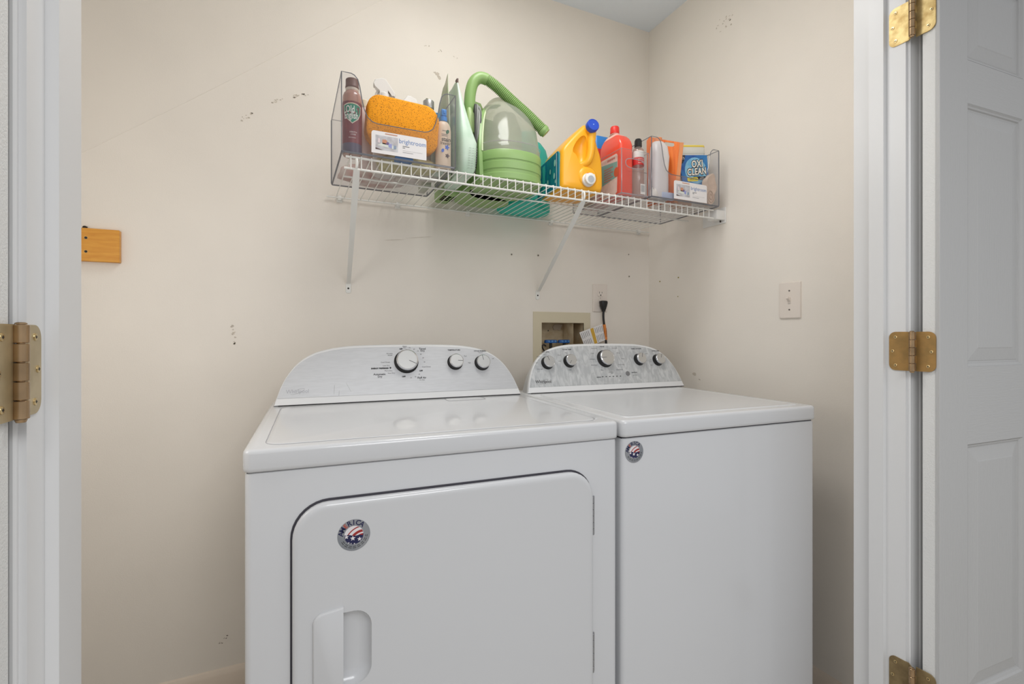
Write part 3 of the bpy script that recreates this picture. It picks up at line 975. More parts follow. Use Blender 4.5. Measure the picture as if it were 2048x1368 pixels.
bm = new(); lathe(bm, [(.0026, 0), (.0024, .0012)], n=12); o = finish('screw', bm, M_chip, ou); o.location = (0, -.0058, .0575); o.rotation_euler = (R(90), 0, 0)

pl = thing('power_cord', 'black plug and power cord hanging from the lower outlet socket, with warning tags', 'power cord', (1.188, YB - .009, 1.235))
bm = new()
rings = []
for z, w, d in ((.014, .0115, .009), (.0115, .0155, .013), (.004, .0158, .014), (-.008, .0125, .013), (-.020, .0088, .010), (-.026, .0065, .008), (-.029, .0068, .008), (-.031, .0062, .007)):
    rings.append([(x, y - .0135, z) for x, y in ell(0, 0, w, d, 20, 3.2)])
loft(bm, rings)
for k in (-1, 1):
    box(bm, k * .0065 - .0008, k * .0065 + .0008, -.001, .006, .003, .009)
finish('plug', bm, M_black, pl, smooth=50)
cord_pts = spline([(0, -.0135, -.028), (-.001, -.0135, -.05), (.001, -.014, -.075), (.006, -.015, -.105), (.009, -.016, -.14), (.010, -.02, -.2), (.0, -.03, -.32)], 6)
bm = new(); tube(bm, cord_pts, .0047, 10); finish('cord', bm, M_black, pl)
bm = new(); tube(bm, [p for p in cord_pts if -.152 < p.z < -.083], .0062, 12); ot = finish('orange_tag', bm, mat('orange_label', (226, 136, 62), .6), pl)
text('lettering', 'WARNING', .0075, basis((.0075, -.0232, -.118), (.06, 0, -1), (1, 0, .06)), mat('brown_print', (110, 60, 25), .7), ot)
bm = new()
tp = [(-.1235, -.1225), (-.0115, -.0845), (.004, -.145), (-.085, -.176)]
tp = [(-.124, -.118), (-.014, -.083), (.002, -.148), (-.095, -.182)]
loft(bm, [XZ(tp, -.0225), XZ(tp, -.0231)])
wt = finish('paper_tag', bm, M_paper, pl, smooth=0)
def tagquad(s0, s1, t0, t1, y=-.0234):
    a, b, c, d = [Vector((p[0], p[1])) for p in tp]
    def pt(s, t):
        q = (a * (1 - s) + b * s) * (1 - t) + (d * (1 - s) + c * s) * t
        return (q.x, y, q.y)
    return [pt(s0, t0), pt(s1, t0), pt(s1, t1), pt(s0, t1)]
bm = new(); bm.faces.new([bm.verts.new(p) for p in tagquad(.46, .60, .02, .98)]); finish('warning_band', bm, mat('amber_band', (214, 170, 62), .6), wt, smooth=0)
bm = new()
for k in range(13):
    s = .05 + k * .075
    if .42 < s < .62:
        continue
    for j in range(2):
        t0 = .08 + .47 * j
        bm.faces.new([bm.verts.new(p) for p in tagquad(s, s + .018, t0, t0 + random.uniform(.3, .4))])
finish('small_print', bm, M_inkg, wt, smooth=0)

sw = thing('light_switch', 'white toggle light switch plate on the right wall', 'light switch', (XR, 1.026, 1.159))
bm = new()
P = lambda i: rrect(-.0355 + i, .0355 - i, i, .115 - i, .003, 3)
loft(bm, [YZ(P(0), .0002), YZ(P(0), -.0035), YZ(P(.002), -.0058), YZ(P(.005), -.0062)])
finish('plate', bm, M_plate, sw)
bm = new(); box(bm, -.0075, -.005, -.0055, .0055, .0455, .0695, .001); tg = finish('toggle_frame', bm, M_plate, sw)
bm = new()
loft(bm, [YZ(rrect(-.005, .005, .050, .066, .001, 2), -.006), YZ(rrect(-.0042, .0042, .0585, .0665, .001, 2), -.013), YZ(rrect(-.0038, .0038, .0625, .069, .001, 2), -.0175)])
finish('toggle', bm, M_plate, sw)
bm = new(); box(bm, -.0079, -.0074, -.003, .003, .0483, .0487); box(bm, -.0079, -.0074, -.003, .003, .0465, .0468); finish('small_print', bm, M_inkg, tg, smooth=0)
for z in (.0275, .0875):
    bm = new(); lathe(bm, [(.0028, 0), (.0026, .001)], n=12); o = finish('screw', bm, mat('screw_grey', (110, 104, 98), .5), sw); o.location = (-.006, 0, z); o.rotation_euler = (0, R(-90), 0)

# ------------------------------------------------------------------ wooden board on the back wall
bd = thing('wooden_board', 'short honey-coloured wood board screwed to the back wall at the left', 'board', (-.57, YB - .0195, 1.306))
M_oak = mat('honey_wood', (228, 164, 66), .4, c2=(212, 142, 48), vscale=14, stretch=(1.2, 1, 9), detail=6, distort=.6, vlo=.3, vhi=.7, bump=.05)
bm = new(); box(bm, -.19, .149, 0, .0193, 0, .089, .0012, 1); finish('board', bm, M_oak, bd)
for z in (.0255, .0625):
    bm = new(); lathe(bm, [(.0043, 0), (.0043, .0006)], n=16); o = finish('screw_hole', bm, mat('hole_ring', (222, 178, 112), .6), bd); o.location = (.077, .0002, z); o.rotation_euler = (R(90), 0, 0)
    bm = new(); lathe(bm, [(.0034, .0004), (.0034, .001)], n=12); finish('hole', bm, M_black, o)
nl = thing('wall_screw', 'small dark screw in the wall just above the wooden board', 'screw', (-.497, YB, 1.4005))
bm = new()
lathe(bm, [(.0022, 0), (.0022, .012), (.005, .014), (.005, .016)], n=12); o = finish('shank', bm, mat('dark_steel', (50, 42, 36), .5, metal=.5), nl); o.rotation_euler = (R(105), 0, 0)

# ------------------------------------------------------------------ wire shelf
sh = thing('wire_shelf', 'white coated wire shelf hung on the back wall above the machines', 'shelf', (0, 0, 0))
SX0, SX1, SYF, SYB = .135, 1.392, 1.284, 1.681
ZW = ZD - .0016
bm = new()
path = [(0, SYB + .002, 0), (0, SYF + .006, 0), (0, SYF - .002, -.0012), (0, SYF - .0034, -.006), (0, SYF - .0034, -.036)]
tube(bm, path, .00155, 6)
w0 = finish('wire', bm, M_wire, sh)
nw = 49
for k in range(nw):
    o = w0 if k == 0 else w0.copy()
    if k:
        COL.objects.link(o); o.parent = sh
    o.location = (SX0 + .010 + k * .02545, 0, ZW)
for nm, y, z, r_, x0, x1 in (('front_rail', SYF + .0003, ZW - .0045, .0030, SX0 - .002, SX1), ('lip_rail', SYF - .0005, ZW - .0335, .0030, SX0 - .006, SX1), ('middle_rail', 1.45, ZW - .0040, .0026, SX0 + .01, 1.435), ('back_rail', SYB, ZW - .0040, .0028, SX0 - .02, 1.435)):
    bm = new(); tube(bm, [(x0, y, z), ((x0 + x1) / 2, y, z), (x1, y, z)], r_, 8); finish(nm, bm, M_wire, sh)
for x in (.155, .345, .60, .95, 1.385):
    bm = new()
    box(bm, x - .006, x + .006, SYB - .002, YB - .0002, ZW - .012, ZW + .003, .0015)
    box(bm, x - .009, x + .009, YB - .004, YB - .0002, ZW - .018, ZW - .002, .0015)
    finish('wall_clip', bm, M_wire, sh)
def brace(xt, xb, zt, zb):
    bm = new()
    p0 = Vector((xt - xb, SYF - YB - .002, zt - zb)); p1 = Vector((0, -.010, .012))
    d = (p1 - p0).normalized(); sdv = Vector((1, 0, 0)); sdv = (sdv - d * sdv.dot(d)).normalized(); n = d.cross(sdv)
    def ring(p, w, t):
        return [p + sdv * w + n * t, p + sdv * w - n * t * .2, p + sdv * (w * .6) - n * t, p - sdv * (w * .6) - n * t, p - sdv * w - n * t * .2, p - sdv * w + n * t]
    loft(bm, [ring(p0, .0075, .002), ring(p0.lerp(p1, .06), .0085, .0035), ring(p0.lerp(p1, .9), .0065, .0035), ring(p1, .006, .0025)])
    b = finish('brace', bm, M_wire, sh, smooth=30)
    b.location = (xb, YB, zb)
    bm = new()
    loft(bm, [XZ(rrect(-.0085, .0085, -.022, .016, .006, 4), -.0002), XZ(rrect(-.0085, .0085, -.022, .016, .006, 4), -.0022), XZ(rrect(-.0078, .0078, -.0213, .0153, .005, 4), -.0028)])
    finish('foot_plate', bm, M_wire, b)
    bm = new(); lathe(bm, [(.0032, 0), (.0028, .0013)], n=12); o = finish('screw', bm, mat('dark_steel', ()), b); o.location = (0, -.0026, -.006); o.rotation_euler = (R(90), 0, 0)
    bm = new(); tube(bm, spline([p0 + Vector((0, .004, .002)), p0 + Vector((0, -.004, .006)), p0 + Vector((0, -.005, .022)), p0 + Vector((0, .001, .0255))], 4), .0035, 8); finish('hook', bm, M_wire, b)
brace(.159, .183, ZW - .034, 1.267)
brace(.838, .891, ZW - .034, 1.268)
eb = thing('shelf_end_bracket', 'white plastic end bracket holding the shelf to the right wall', 'bracket', (XR, 1.29, ZW))
bm = new(); box(bm, -.004, -.0002, -.016, .09, -.046, .012, .0012); finish('wall_plate', bm, M_white, eb)
bm = new(); box(bm, -.046, -.003, -.014, .028, -.036, -.002, .002); finish('socket_block', bm, M_white, eb)
bm = new(); lathe(bm, [(.003, 0), (.003, .006)], n=10); o = finish('screw', bm, mat('dark_steel', ()), eb); o.location = (-.014, -.002, -.043)

# ------------------------------------------------------------------ things on the shelf
M_bin = clear('clear_bin_plastic', (250, 250, 251), .05, .09, .03, (240, 240, 242))
M_rim = clear('edge_reflection_grey', (148, 150, 158), .15, .25, .55, (178, 180, 188))  # grey put into the edge tubes for dark lines of internal reflection
M_rimp = clear('pale_bin_edge', (205, 200, 204), .15, .25, .45, (232, 226, 230))
def clear_bin(label, x0, x1, y0, y1, h, front_low=.086, scoop=True, rim=M_rim, rr=.0013):
    b = thing('storage_bin', label, 'bin', (x0, y0, ZD))
    w, d = x1 - x0, y1 - y0
    t = .0022
    bm = new(); box(bm, .001, w - .001, .001, d - .001, 0, t); finish('bottom', bm, M_bin, b, smooth=0)
    if scoop:
        s = .028
        def cv(side):
            pts = [(s - .004, h), (s + .004, h - .003), (s + .012, h - .012), (s + .017, h - .03), (s + .022, h - .06), (s + .028, h - .085), (s + .036, front_low + .012), (s + .048, front_low + .003), (s + .06, front_low)]
            return pts
        L = cv(0)
        fp = [(.001, .004), (w - .001, .004), (w - .001, h)] + [(w - a, z) for a, z in L] + [(a, z) for a, z in L[::-1]] + [(.001, h)]
    else:
        fp = [(.001, .004), (w - .001, .004), (w - .001, h), (.001, h)]
    hole = None
    if scoop:
        bm = new(); loft(bm, [XZ(fp, 0), XZ(fp, t)]); finish('front_wall', bm, M_bin, b, smooth=0)
        bm = new(); tube(bm, [(x, t / 2, z) for x, z in fp], rr, 6, closed=True); finish('front_edge', bm, rim, b)
    else:
        # front wall with an oval grip hole
        hz, hw, hh = h * .70, w * .34, .0155
        outer, inner = [], []
        N = 40
        for k in range(N):
            a = 2 * PI * k / N + PI / N
            c, s_ = math.cos(a), math.sin(a)
            # rectangle point along the ray
            q = min((w / 2 - .001) / abs(c) if abs(c) > 1e-6 else 1e9, ((h - hz) if s_ > 0 else (hz - .004)) / abs(s_) if abs(s_) > 1e-6 else 1e9)
            outer.append((w / 2 + c * q, hz + s_ * q))
            ex = ell(0, 0, hw, hh, N, 3.2)
            inner.append(None)
        inn = []
        for k in range(N):
            a = 2 * PI * k / N + PI / N
            c, s_ = math.cos(a), math.sin(a)
            p = 3.0
            q = 1 / ((abs(c) / hw) ** p + (abs(s_) / hh) ** p) ** (1 / p)
            inn.append((w / 2 + c * q, hz + s_ * q))
        bm = new()
        loft(bm, [XZ(outer, 0), XZ(inn, 0), XZ(inn, t), XZ(outer, t)], False, False)
        finish('front_wall', bm, M_bin, b, smooth=0)
        bm = new(); tube(bm, [(x, t / 2, z) for x, z in inn], rr * 1.5, 6, closed=True); finish('grip_hole_edge', bm, M_rimp, b)
        bm = new(); tube(bm, [(x, t / 2, z) for x, z in fp], rr, 6, closed=True); finish('front_edge', bm, rim, b)
    for xx, nm in ((0, 'side_wall'), (w - t, 'side_wall')):
        bm = new(); box(bm, xx, xx + t, 0, d, .003, h); finish(nm, bm, M_bin, b, smooth=0)
        bm = new(); tube(bm, [(xx + t / 2, y, z) for y, z in rrect(.0, d, .003, h, .004, 2)], rr, 6, closed=True); finish('side_edge', bm, rim, b)
    bm = new(); box(bm, 0, w, d - t, d, .003, h); finish('back_wall', bm, M_bin, b, smooth=0)
    bm = new(); tube(bm, [(x, d - t / 2, z) for x, z in rrect(0, w, .003, h, .004, 2)], rr, 6, closed=True); finish('back_edge', bm, rim, b)
    bm = new(); tube(bm, [(x, y, .0022) for x, y in rrect(.002, w - .002, .002, d - .002, .004, 2)], .0022, 6, closed=True); finish('bottom_edge', bm, rim, b)
    return b
def card(b, x0, x1, z0, z1, cropped=0):
    bm = new(); pts = rrect(x0, x1, z0, z1, .007, 4)
    pts = [(p[0], p[1]) for p in pts]
    # square lower corners
    pts = [(x0, z0), (x1, z0)] + [p for p in pts if p[1] > (z0 + z1) / 2]
    loft(bm, [XZ(pts, -.0012), XZ(pts, -.0018)])
    c = finish('label_card', bm, M_paper, b, smooth=0)
    w, h = x1 - x0, z1 - z0
    def quad(nm, a0, a1, b0, b1, m, y=-.0020):
        bm = new(); loft(bm, [XZ([(x0 + w * a0, z0 + h * b0), (x0 + w * a1, z0 + h * b0), (x0 + w * a1, z0 + h * b1), (x0 + w * a0, z0 + h * b1)], y + .0001), XZ([(x0 + w * a0, z0 + h * b0), (x0 + w * a1, z0 + h * b0), (x0 + w * a1, z0 + h * b1), (x0 + w * a0, z0 + h * b1)], y)])
        return finish(nm, bm, m, c, smooth=0)
    quad('printed_picture', .07, .47, .17, .82, mat('card_photo', (204, 204, 208), .6, c2=(176, 172, 176), vscale=60))
    def blob(pts_, m, y=-.0022):
        bm = new(); q = [(x0 + w * a, z0 + h * b_) for a, b_ in pts_]; bm.faces.new([bm.verts.new(p) for p in XZ(q, y)]); finish('printed_shape', bm, m, c, smooth=0)
    blob([(.10, .36), (.45, .27), (.44, .42), (.20, .50)], mat('card_cream', (216, 220, 212), .6))
    blob([(.19, .45), (.25, .44), (.28, .60), (.25, .66), (.19, .64)], mat('card_orange', (200, 140, 112), .6))
    blob([(.25, .44), (.32, .42), (.31, .55), (.27, .56)], mat('card_plum', (112, 92, 130), .6), -.0023)
    blob([(.30, .34), (.36, .30), (.36, .50), (.30, .50)], mat('card_blue', (150, 156, 206), .6), -.0024)
    blob([(.39, .28), (.44, .30), (.44, .46), (.39, .44)], mat('card_slate', (140, 156, 178), .6), -.0024)
    blob([(.11, .50), (.15, .48), (.15, .66), (.12, .70)], mat('card_pink', (226, 210, 212), .6))
    blob([(.07, .17), (.20, .17), (.07, .25)], mat('card_brown', (92, 72, 72), .6), -.0023)
    blob([(.24, .90), (.46, .90), (.46, .94), (.24, .94)], mat('card_orange', ()))
    text('lettering', 'brightroom', .0170, front(x0 + w * .74, z0 + h * .70, -.0021), mat('card_text_blue', (104, 136, 190), .6), c, sx=.92)
    quad('small_print', .555, .68, .47, .50, M_inkg); quad('small_print', .555, .60, .40, .43, M_inkg); quad('small_print', .555, .75, .20, .215, M_inkg); quad('small_print', .555, .92, .285, .29, M_inkg)
    return c
binL = clear_bin('large clear bin with a card label at the left end of the shelf', .121, .419, 1.274, 1.574, .201)
card(binL, .073, .2156, .010, .067)
binR = clear_bin('large clear bin with a card label at the right end of the shelf', 1.088, 1.394, 1.260, 1.560, .201)
card(binR, .095, .245, .006, .068)
binM = clear_bin('narrow clear bin with an oval grip hole holding the red bottle', .9725, 1.0845, 1.268, 1.56, .146, scoop=False, rim=M_rimp, rr=.0011)

def bottle(root, prof, m, cx=0, cy=0, n=28, sy=1.0, name='body', p=2.0, sx=None):
    bm = new(); lathe(bm, prof, cx, cy, n, sy, p=p)
    return finish(name, bm, m, root, smooth=40)
ZB = ZD + .003   # inside floor of the bins
# --- polish bottle
b = thing('polish_bottle', 'dark red furniture polish bottle with a brown cap, left end of the left bin', 'bottle', (.1508, 1.3035, ZB))
M_amber = mat('amber_liquid', (176, 132, 116), .15, coat=.4)
bottle(b, [(.022, 0), (.0238, .004), (.0238, .140), (.0232, .150), (.0205, .158), (.0160, .163), (.0148, .166)], M_amber)
bm = new(); lathe(bm, [(.0241, .026), (.0243, .028), (.0243, .130), (.0241, .132)], 0, 0, 32); lb = finish('label', bm, mat('polish_label', (134, 66, 66), .35, c2=(112, 52, 60), vscale=30, stretch=(4, 4, .6)), b)
bottle(b, [(.0241, .003), (.0243, .005), (.0243, .026), (.0241, .027)], mat('polish_base', (92, 84, 100), .35), name='dark_base')
bottle(b, [(.0150, .164), (.0162, .166), (.0162, .171), (.015, .172)], mat('neck_cream', (214, 200, 184), .3), name='neck')
bottle(b, [(.0158, .171), (.0170, .173), (.0170, .176), (.0162, .178), (.0160, .1940), (.0145, .1955)], mat('brown_cap', (104, 72, 64), .5), name='cap')
def wrap(pts, r, zc, ang, doff=.0003):
    """flat print coords (x,z) wrapped on a cylinder of radius r, centred on direction ang (0 = -Y)"""
    return [((r + doff) * math.sin(ang + x / r), -(r + doff) * math.cos(ang + x / r), zc + z) for x, z in pts]
def wraptext(name, s, size, r, zc, ang, m, parent, doff=.0006, **kw):
    me = mesh_text(s, size, **kw)
    for v in me.vertices:
        x, z = v.co.x, v.co.y
        q = wrap([(x, z)], r, zc, ang, doff)[0]
        v.co = q
    me.materials.clear(); me.materials.append(m)
    o = bpy.data.objects.new(name, me); COL.objects.link(o); o.parent = parent
    return o
AV = R(-6)
shd = [(x * 1.38, z * 1.32) for x, z in [(-.0155, .016), (-.008, .0185), (0, .0195), (.008, .0185), (.0155, .016), (.0145, .002), (.010, -.008), (0, -.017), (-.010, -.008), (-.0145, .002)]]
def wrapfill(nm, pts, r, zc, ang, m, parent, doff):
    bm = new()
    c = bm.verts.new(wrap([(0, 0)], r, zc, ang, doff)[0])
    vs = []
    P2 = []
    for i in range(len(pts)):
        a, b2 = pts[i], pts[(i + 1) % len(pts)]
        for k in range(3):
            P2.append((a[0] + (b2[0] - a[0]) * k / 3, a[1] + (b2[1] - a[1]) * k / 3))
    mid = [bm.verts.new(p) for p in wrap([(x / 2, z / 2) for x, z in P2], r, zc, ang, doff)]
    out = [bm.verts.new(p) for p in wrap(P2, r, zc, ang, doff)]
    n = len(P2)
    for i in range(n):
        bm.faces.new((c, mid[i], mid[(i + 1) % n])); bm.faces.new((mid[i], out[i], out[(i + 1) % n], mid[(i + 1) % n]))
    return finish(nm, bm, m, parent, smooth=0)
wrapfill('shield_border', [(x * 1.1, z * 1.1) for x, z in shd], .0243, .099, AV, mat('shield_cream', (226, 214, 196), .5), lb, .0002)
wrapfill('shield', shd, .0243, .099, AV, mat('shield_green', (40, 132, 104), .5), lb, .0004)
wraptext('lettering', 'Old', .0250, .0243, .110, AV - .22, mat('letter_white', (236, 232, 226), .5), lb, off=.0003, sx=.58)
wraptext('lettering', 'English', .0250, .0243, .0945, AV - .12, mat('letter_white', ()), lb, off=.0003, sx=.52)
wraptext('lettering', 'LEMON OIL', .0035, .0243, .125, AV, mat('gold_print', (206, 170, 96), .5), lb)
wraptext('lettering', 'SCRATCH', .005, .0243, .053, AV + .1, mat('letter_white', ()), lb, sx=.8)
wraptext('lettering', 'COVER', .005, .0243, .047, AV + .1, mat('letter_white', ()), lb, sx=.8)
wraptext('lettering', 'FOR WOODS', .0035, .0243, .039, AV, mat('letter_white', ()), lb, sx=.8)
# --- sponge
sp = thing('sponge', 'big orange grout sponge with rounded corners standing in the left bin', 'sponge', (.2793, 1.308, ZB + .099))
sp.rotation_euler = (R(4), R(1.5), 0)
M_sponge = mat('orange_sponge', (240, 158, 24), .9)
nt = M_sponge.node_tree
tc = nt.nodes.new('ShaderNodeTexCoord'); vo = nt.nodes.new('ShaderNodeTexVoronoi'); vo.inputs['Scale'].default_value = 330
no = nt.nodes.new('ShaderNodeTexNoise'); no.inputs['Scale'].default_value = 160
rp = nt.nodes.new('ShaderNodeValToRGB'); rp.color_ramp.elements[0].position = .18; rp.color_ramp.elements[0].color = lin((150, 84, 8)); rp.color_ramp.elements[1].position = .36; rp.color_ramp.elements[1].color = lin((244, 160, 24))
nt.links.new(tc.outputs['Object'], vo.inputs['Vector']); nt.links.new(tc.outputs['Object'], no.inputs['Vector'])
mm = nt.nodes.new('ShaderNodeMath'); mm.operation = 'MULTIPLY'; nt.links.new(vo.outputs['Distance'], mm.inputs[0])
m3 = nt.nodes.new('ShaderNodeMath'); m3.operation = 'MULTIPLY_ADD'; m3.inputs[1].default_value = 1.6; m3.inputs[2].default_value = .25; nt.links.new(no.outputs['Fac'], m3.inputs[0]); nt.links.new(m3.outputs[0], mm.inputs[1])
nt.links.new(mm.outputs[0], rp.inputs[0]); nt.links.new(rp.outputs[0], nt.nodes['Principled BSDF'].inputs['Base Color'])
bp = nt.nodes.new('ShaderNodeBump'); bp.inputs['Strength'].default_value = .6; bp.inputs['Distance'].default_value = .002
nt.links.new(rp.outputs[0], bp.inputs['Height']); nt.links.new(bp.outputs[0], nt.nodes['Principled BSDF'].inputs['Normal'])
bm = new()
S = lambda i, r: rrect(-.0945 + i, .0945 - i, -.063 + i, .063 - i, r, 9)
rings = [(.006, -.026), (.0025, -.0245), (.0005, -.022), (0, -.017), (0, .017), (.0005, .022), (.003, .0245), (.007, .026)]
loft(bm, [XZ(S(i, .036), y) for i, y in rings])
for v in bm.verts:
    v.co.x += .0012 * math.sin(v.co.z * 90); v.co.z += .0012 * math.sin(v.co.x * 60)
finish('foam_block', bm, M_sponge, sp, smooth=60)
# --- stain treater bottle
b = thing('stain_spray_bottle', 'small cream stain remover bottle with a blue spray cap, right end of the left bin', 'bottle', (.3925, 1.305, ZB))
M_cream = mat('cream_bottle', (228, 206, 180), .4)
bm = new()
for_r = [(.0205, 0), (.0218, .004), (.0218, .105), (.0205, .118), (.016, .128), (.0105, .133), (.0095, .136)]
lathe(bm, for_r, 0, 0, 28, .75); finish('body', bm, M_cream, b, smooth=40)
bm = new(); lathe(bm, [(.0108, .133), (.0108, .145), (.008, .147)], 0, 0, 20); finish('collar', bm, mat('blue_cap', (64, 140, 216), .4), b)
bm = new(); box(bm, -.0075, .0075, -.0105, .0095, .146, .1655, .003, 3); box(bm, -.0028, .0028, -.0125, -.0095, .152, .161, .001); finish('spray_cap', bm, mat('blue_cap', ()), b)
yb_ = -.0168
text('lettering', 'stain', .0165, front(.0035, .079, yb_), M_ink, b, off=.0002, sx=.85)
text('lettering', 'treater', .0125, front(.0015, .0685, yb_), M_ink, b, sx=.85)
bm = new()
for k, (x, z, s) in enumerate(((.0, .093, 1), (.001, .089, 1), (-.001, .103, .6))):
    box(bm, x - .010 * s, x + .007 * s, yb_ - .0001, yb_ + .0001, z - .0005, z + .0005)
finish('small_print', bm, M_inkg, b, smooth=0)
def splat(nm, x, z, r_, m, star=0):
    bm = new(); pts = []
    for k in range(24):
        a = 2 * PI * k / 24
        q = r_ * (1 + (.32 * math.cos(5 * a) if star else .18 * math.sin(2 * a + .6)))
        pts.append((x + q * math.cos(a) * (1 if star else .65), z + q * math.sin(a)))
    bm.faces.new([bm.verts.new(p) for p in XZ(pts, yb_ + .0003)]); finish(nm, bm, m, b, smooth=0)
splat('printed_blot', .0075, .101, .0062, mat('blot_green', (62, 112, 84), .5))
splat('printed_blot', .006, .058, .0055, mat('blot_blue', (72, 110, 200), .5), 1)
splat('printed_blot', .007, .035, .005, mat('blot_brown', (90, 74, 74), .5), 1)
splat('printed_blot', -.006, .048, .0055, mat('blot_blue', ()), 0)
# --- trigger spray bottle behind the sponge
def trigger_bottle(label, x, y, htop, col, turn, lean=0):
    b = thing('spray_bottle', label, 'spray bottle', (x, y, ZB), turn)
    H_ = htop
    bottle(b, [(.031, 0), (.034, .004), (.034, H_ * .42), (.029, H_ * .58), (.02, H_ * .70), (.0135, H_ * .75), (.0135, H_ * .78)], mat(col[0], col[1], .3, sss=0), n=28)
    bottle(b, [(.0155, H_ * .775), (.016, H_ * .78), (.016, H_ * .85), (.013, H_ * .86)], M_white, name='collar', n=20)
    bm = new()
    pr = [(-.030, -.014), (-.025, -.004), (-.006, .001), (.004, -.001), (.031, -.040), (.030, -.050), (.024, -.050), (.012, -.034), (.010, -.055), (-.012, -.055), (-.012, -.036), (-.026, -.024)]
    pr = [(a, H_ + c) for a, c in pr]
    loft(bm, [XZ(scaled(pr, .93), -.013), XZ(pr, -.0105), XZ(pr, .0105), XZ(scaled(pr, .93), .013)])
    finish('spray_head', bm, M_white, b, smooth=30)
    bm = new(); tube(bm, spline([(-.016, 0, H_ - .030), (-.022, 0, H_ - .042), (-.021, 0, H_ - .056), (-.027, 0, H_ - .068)], 4), .0045, 8); finish('trigger', bm, M_white, b)
    bm = new(); lathe(bm, [(.0065, 0), (.0065, .006), (.003, .007)], n=14); o = finish('nozzle', bm, M_white, b); o.location = (-.024, 0, H_ - .0165); o.rotation_euler = (0, R(-90), 0)
    return b
trigger_bottle('white trigger spray bottle standing tallest behind the sponge in the left bin', .2535, 1.425, .275, ('frosted_bottle', (222, 214, 206)), R(-15))
trigger_bottle('white trigger spray bottle with a low nozzle behind the right half of the sponge', .327, 1.460, .258, ('frosted_bottle', ()), R(190))
b = thing('silver_cap_bottle', 'bottle with a ribbed silver-grey cap behind the right end of the sponge', 'bottle', (.378, 1.405, ZB))
bottle(b, [(.026, 0), (.028, .004), (.028, .17), (.02, .195), (.0135, .203), (.0135, .21)], mat('grey_bottle', (196, 190, 180), .35))
bm = new(); rg = [[((r_ + (.0005 if k % 2 else 0)) * math.cos(2 * PI * k / 40), (r_ + (.0005 if k % 2 else 0)) * math.sin(2 * PI * k / 40), z) for k in range(40)] for r_, z in ((.015, .208), (.0155, .210), (.0155, .2295), (.0145, .231))]
loft(bm, rg); finish('cap', bm, mat('silver_cap', (172, 172, 170), .35, metal=.6), b)
b = thing('teal_cap_bottle', 'slim bottle with a teal cap behind the stain remover bottle', 'bottle', (.389, 1.352, ZB))
bottle(b, [(.017, 0), (.018, .003), (.018, .13), (.010, .145), (.009, .15)], mat('teal_bottle_body', (190, 206, 190), .4))
bottle(b, [(.011, .148), (.0115, .15), (.0115, .172), (.009, .174)], mat('teal_cap', (40, 132, 176), .4), name='cap')
b = thing('pale_bottle', 'pale pink-white bottle between the polish bottle and the sponge', 'bottle', (.1905, 1.372, ZB))
bottle(b, [(.020, 0), (.022, .004), (.022, .135), (.013, .155), (.010, .16)], mat('pinkish_bottle', (232, 208, 200), .35))
bottle(b, [(.0115, .158), (.012, .16), (.012, .178), (.010, .18)], mat('cream_cap', (226, 214, 186), .4), name='cap')
# cloths lying in the bins
def cloth(label, cx, cy, z, rx, ry, hz, m, seed=1, cat='cloth', nm='cleaning_cloth'):
    rnd = random.Random(seed)
    ph = [rnd.uniform(0, 6) for _ in range(6)]
    bm = new()
    rings = []
    N = 36
    for j, (s, zz) in enumerate(((.8, 0), (1, .1), (1.02, .35), (.94, .62), (.75, .85), (.45, .97), (.15, 1.0))):
        rg = []
        for k in range(N):
            a = 2 * PI * k / N
            q = s * (1 + .08 * math.sin(3 * a + ph[0]) + .05 * math.sin(7 * a + ph[1] + j))
            rg.append((rx * q * math.cos(a), ry * q * math.sin(a), hz * zz * (1 + .14 * math.sin(4 * a + ph[2]) + .08 * math.sin(9 * a + ph[3] + j * .7)) if zz else 0))
        rings.append(rg)
    loft(bm, rings)
    o = finish(nm, bm, m, None, smooth=50)
    o.location = (cx, cy, z)
    return tag(o, label, cat)
cloth('crumpled pale yellow-green cloth on the floor of the left bin under the sponge', .300, 1.345, ZB, .085, .055, .032, mat('yellow_green_cloth', (218, 210, 158), .9, var=.12, vscale=40), 3)
cloth('crumpled white and red cloth at the back of the left bin', .235, 1.515, ZB, .095, .045, .05, mat('white_red_cloth', (224, 214, 206), .9, c2=(196, 150, 140), vscale=22), 5)
o = thing('blue_scrubber', 'small blue scrubber lying under the card label of the left bin', 'scrubber', (.279, 1.283, ZB))
bm = new(); box(bm, -.024, .024, -.006, .02, 0, .010, .003, 2); finish('pad', bm, mat('blue_pad', (66, 128, 190), .8), o)
# --- foil pouches between the bin and the vacuum
def pouch(label, levels, m, loc, slope=0, jag=0):
    b = thing('refill_pouch', label, 'pouch', loc)
    bm = new()
    rings = []
    rnd = random.Random(int(loc[0] * 1000))
    for z, x0, x1, y0, y1 in levels:
        pts = ell((x0 + x1) / 2, (y0 + y1) / 2, (x1 - x0) / 2, (y1 - y0) / 2, 36, 4.5)
        rings.append([(x + .0010 * math.sin(60 * z + 8 * y * 10), y, z if z == 0 else z - slope * max(0, z - .1) / .2 * y + (jag * abs(math.sin(y * 70)) if z == levels[-1][0] else .002 * math.sin(y * 40 + z * 30))) for x, y in pts])
    loft(bm, rings)
    finish('bag', bm, m, b, smooth=50)
    return b
M_pg = mat('pale_green_film', (206, 224, 208), .35, c2=(186, 212, 190), vscale=14, bump=.25, bscale=30)
M_pg2 = mat('grey_green_film', (206, 204, 188), .4, c2=(150, 172, 128), vscale=10, bump=.25, bscale=30)
pb = pouch('pale green plastic pouch leaning on the right side of the left bin', [(0, .004, .050, .012, .18), (.012, .002, .055, .003, .19), (.09, .002, .062, .006, .19), (.135, .004, .050, .018, .19), (.19, .008, .034, .035, .185), (.25, .012, .024, .055, .18), (.285, .015, .019, .068, .178)], M_pg, (.4325, 1.283, ZD))
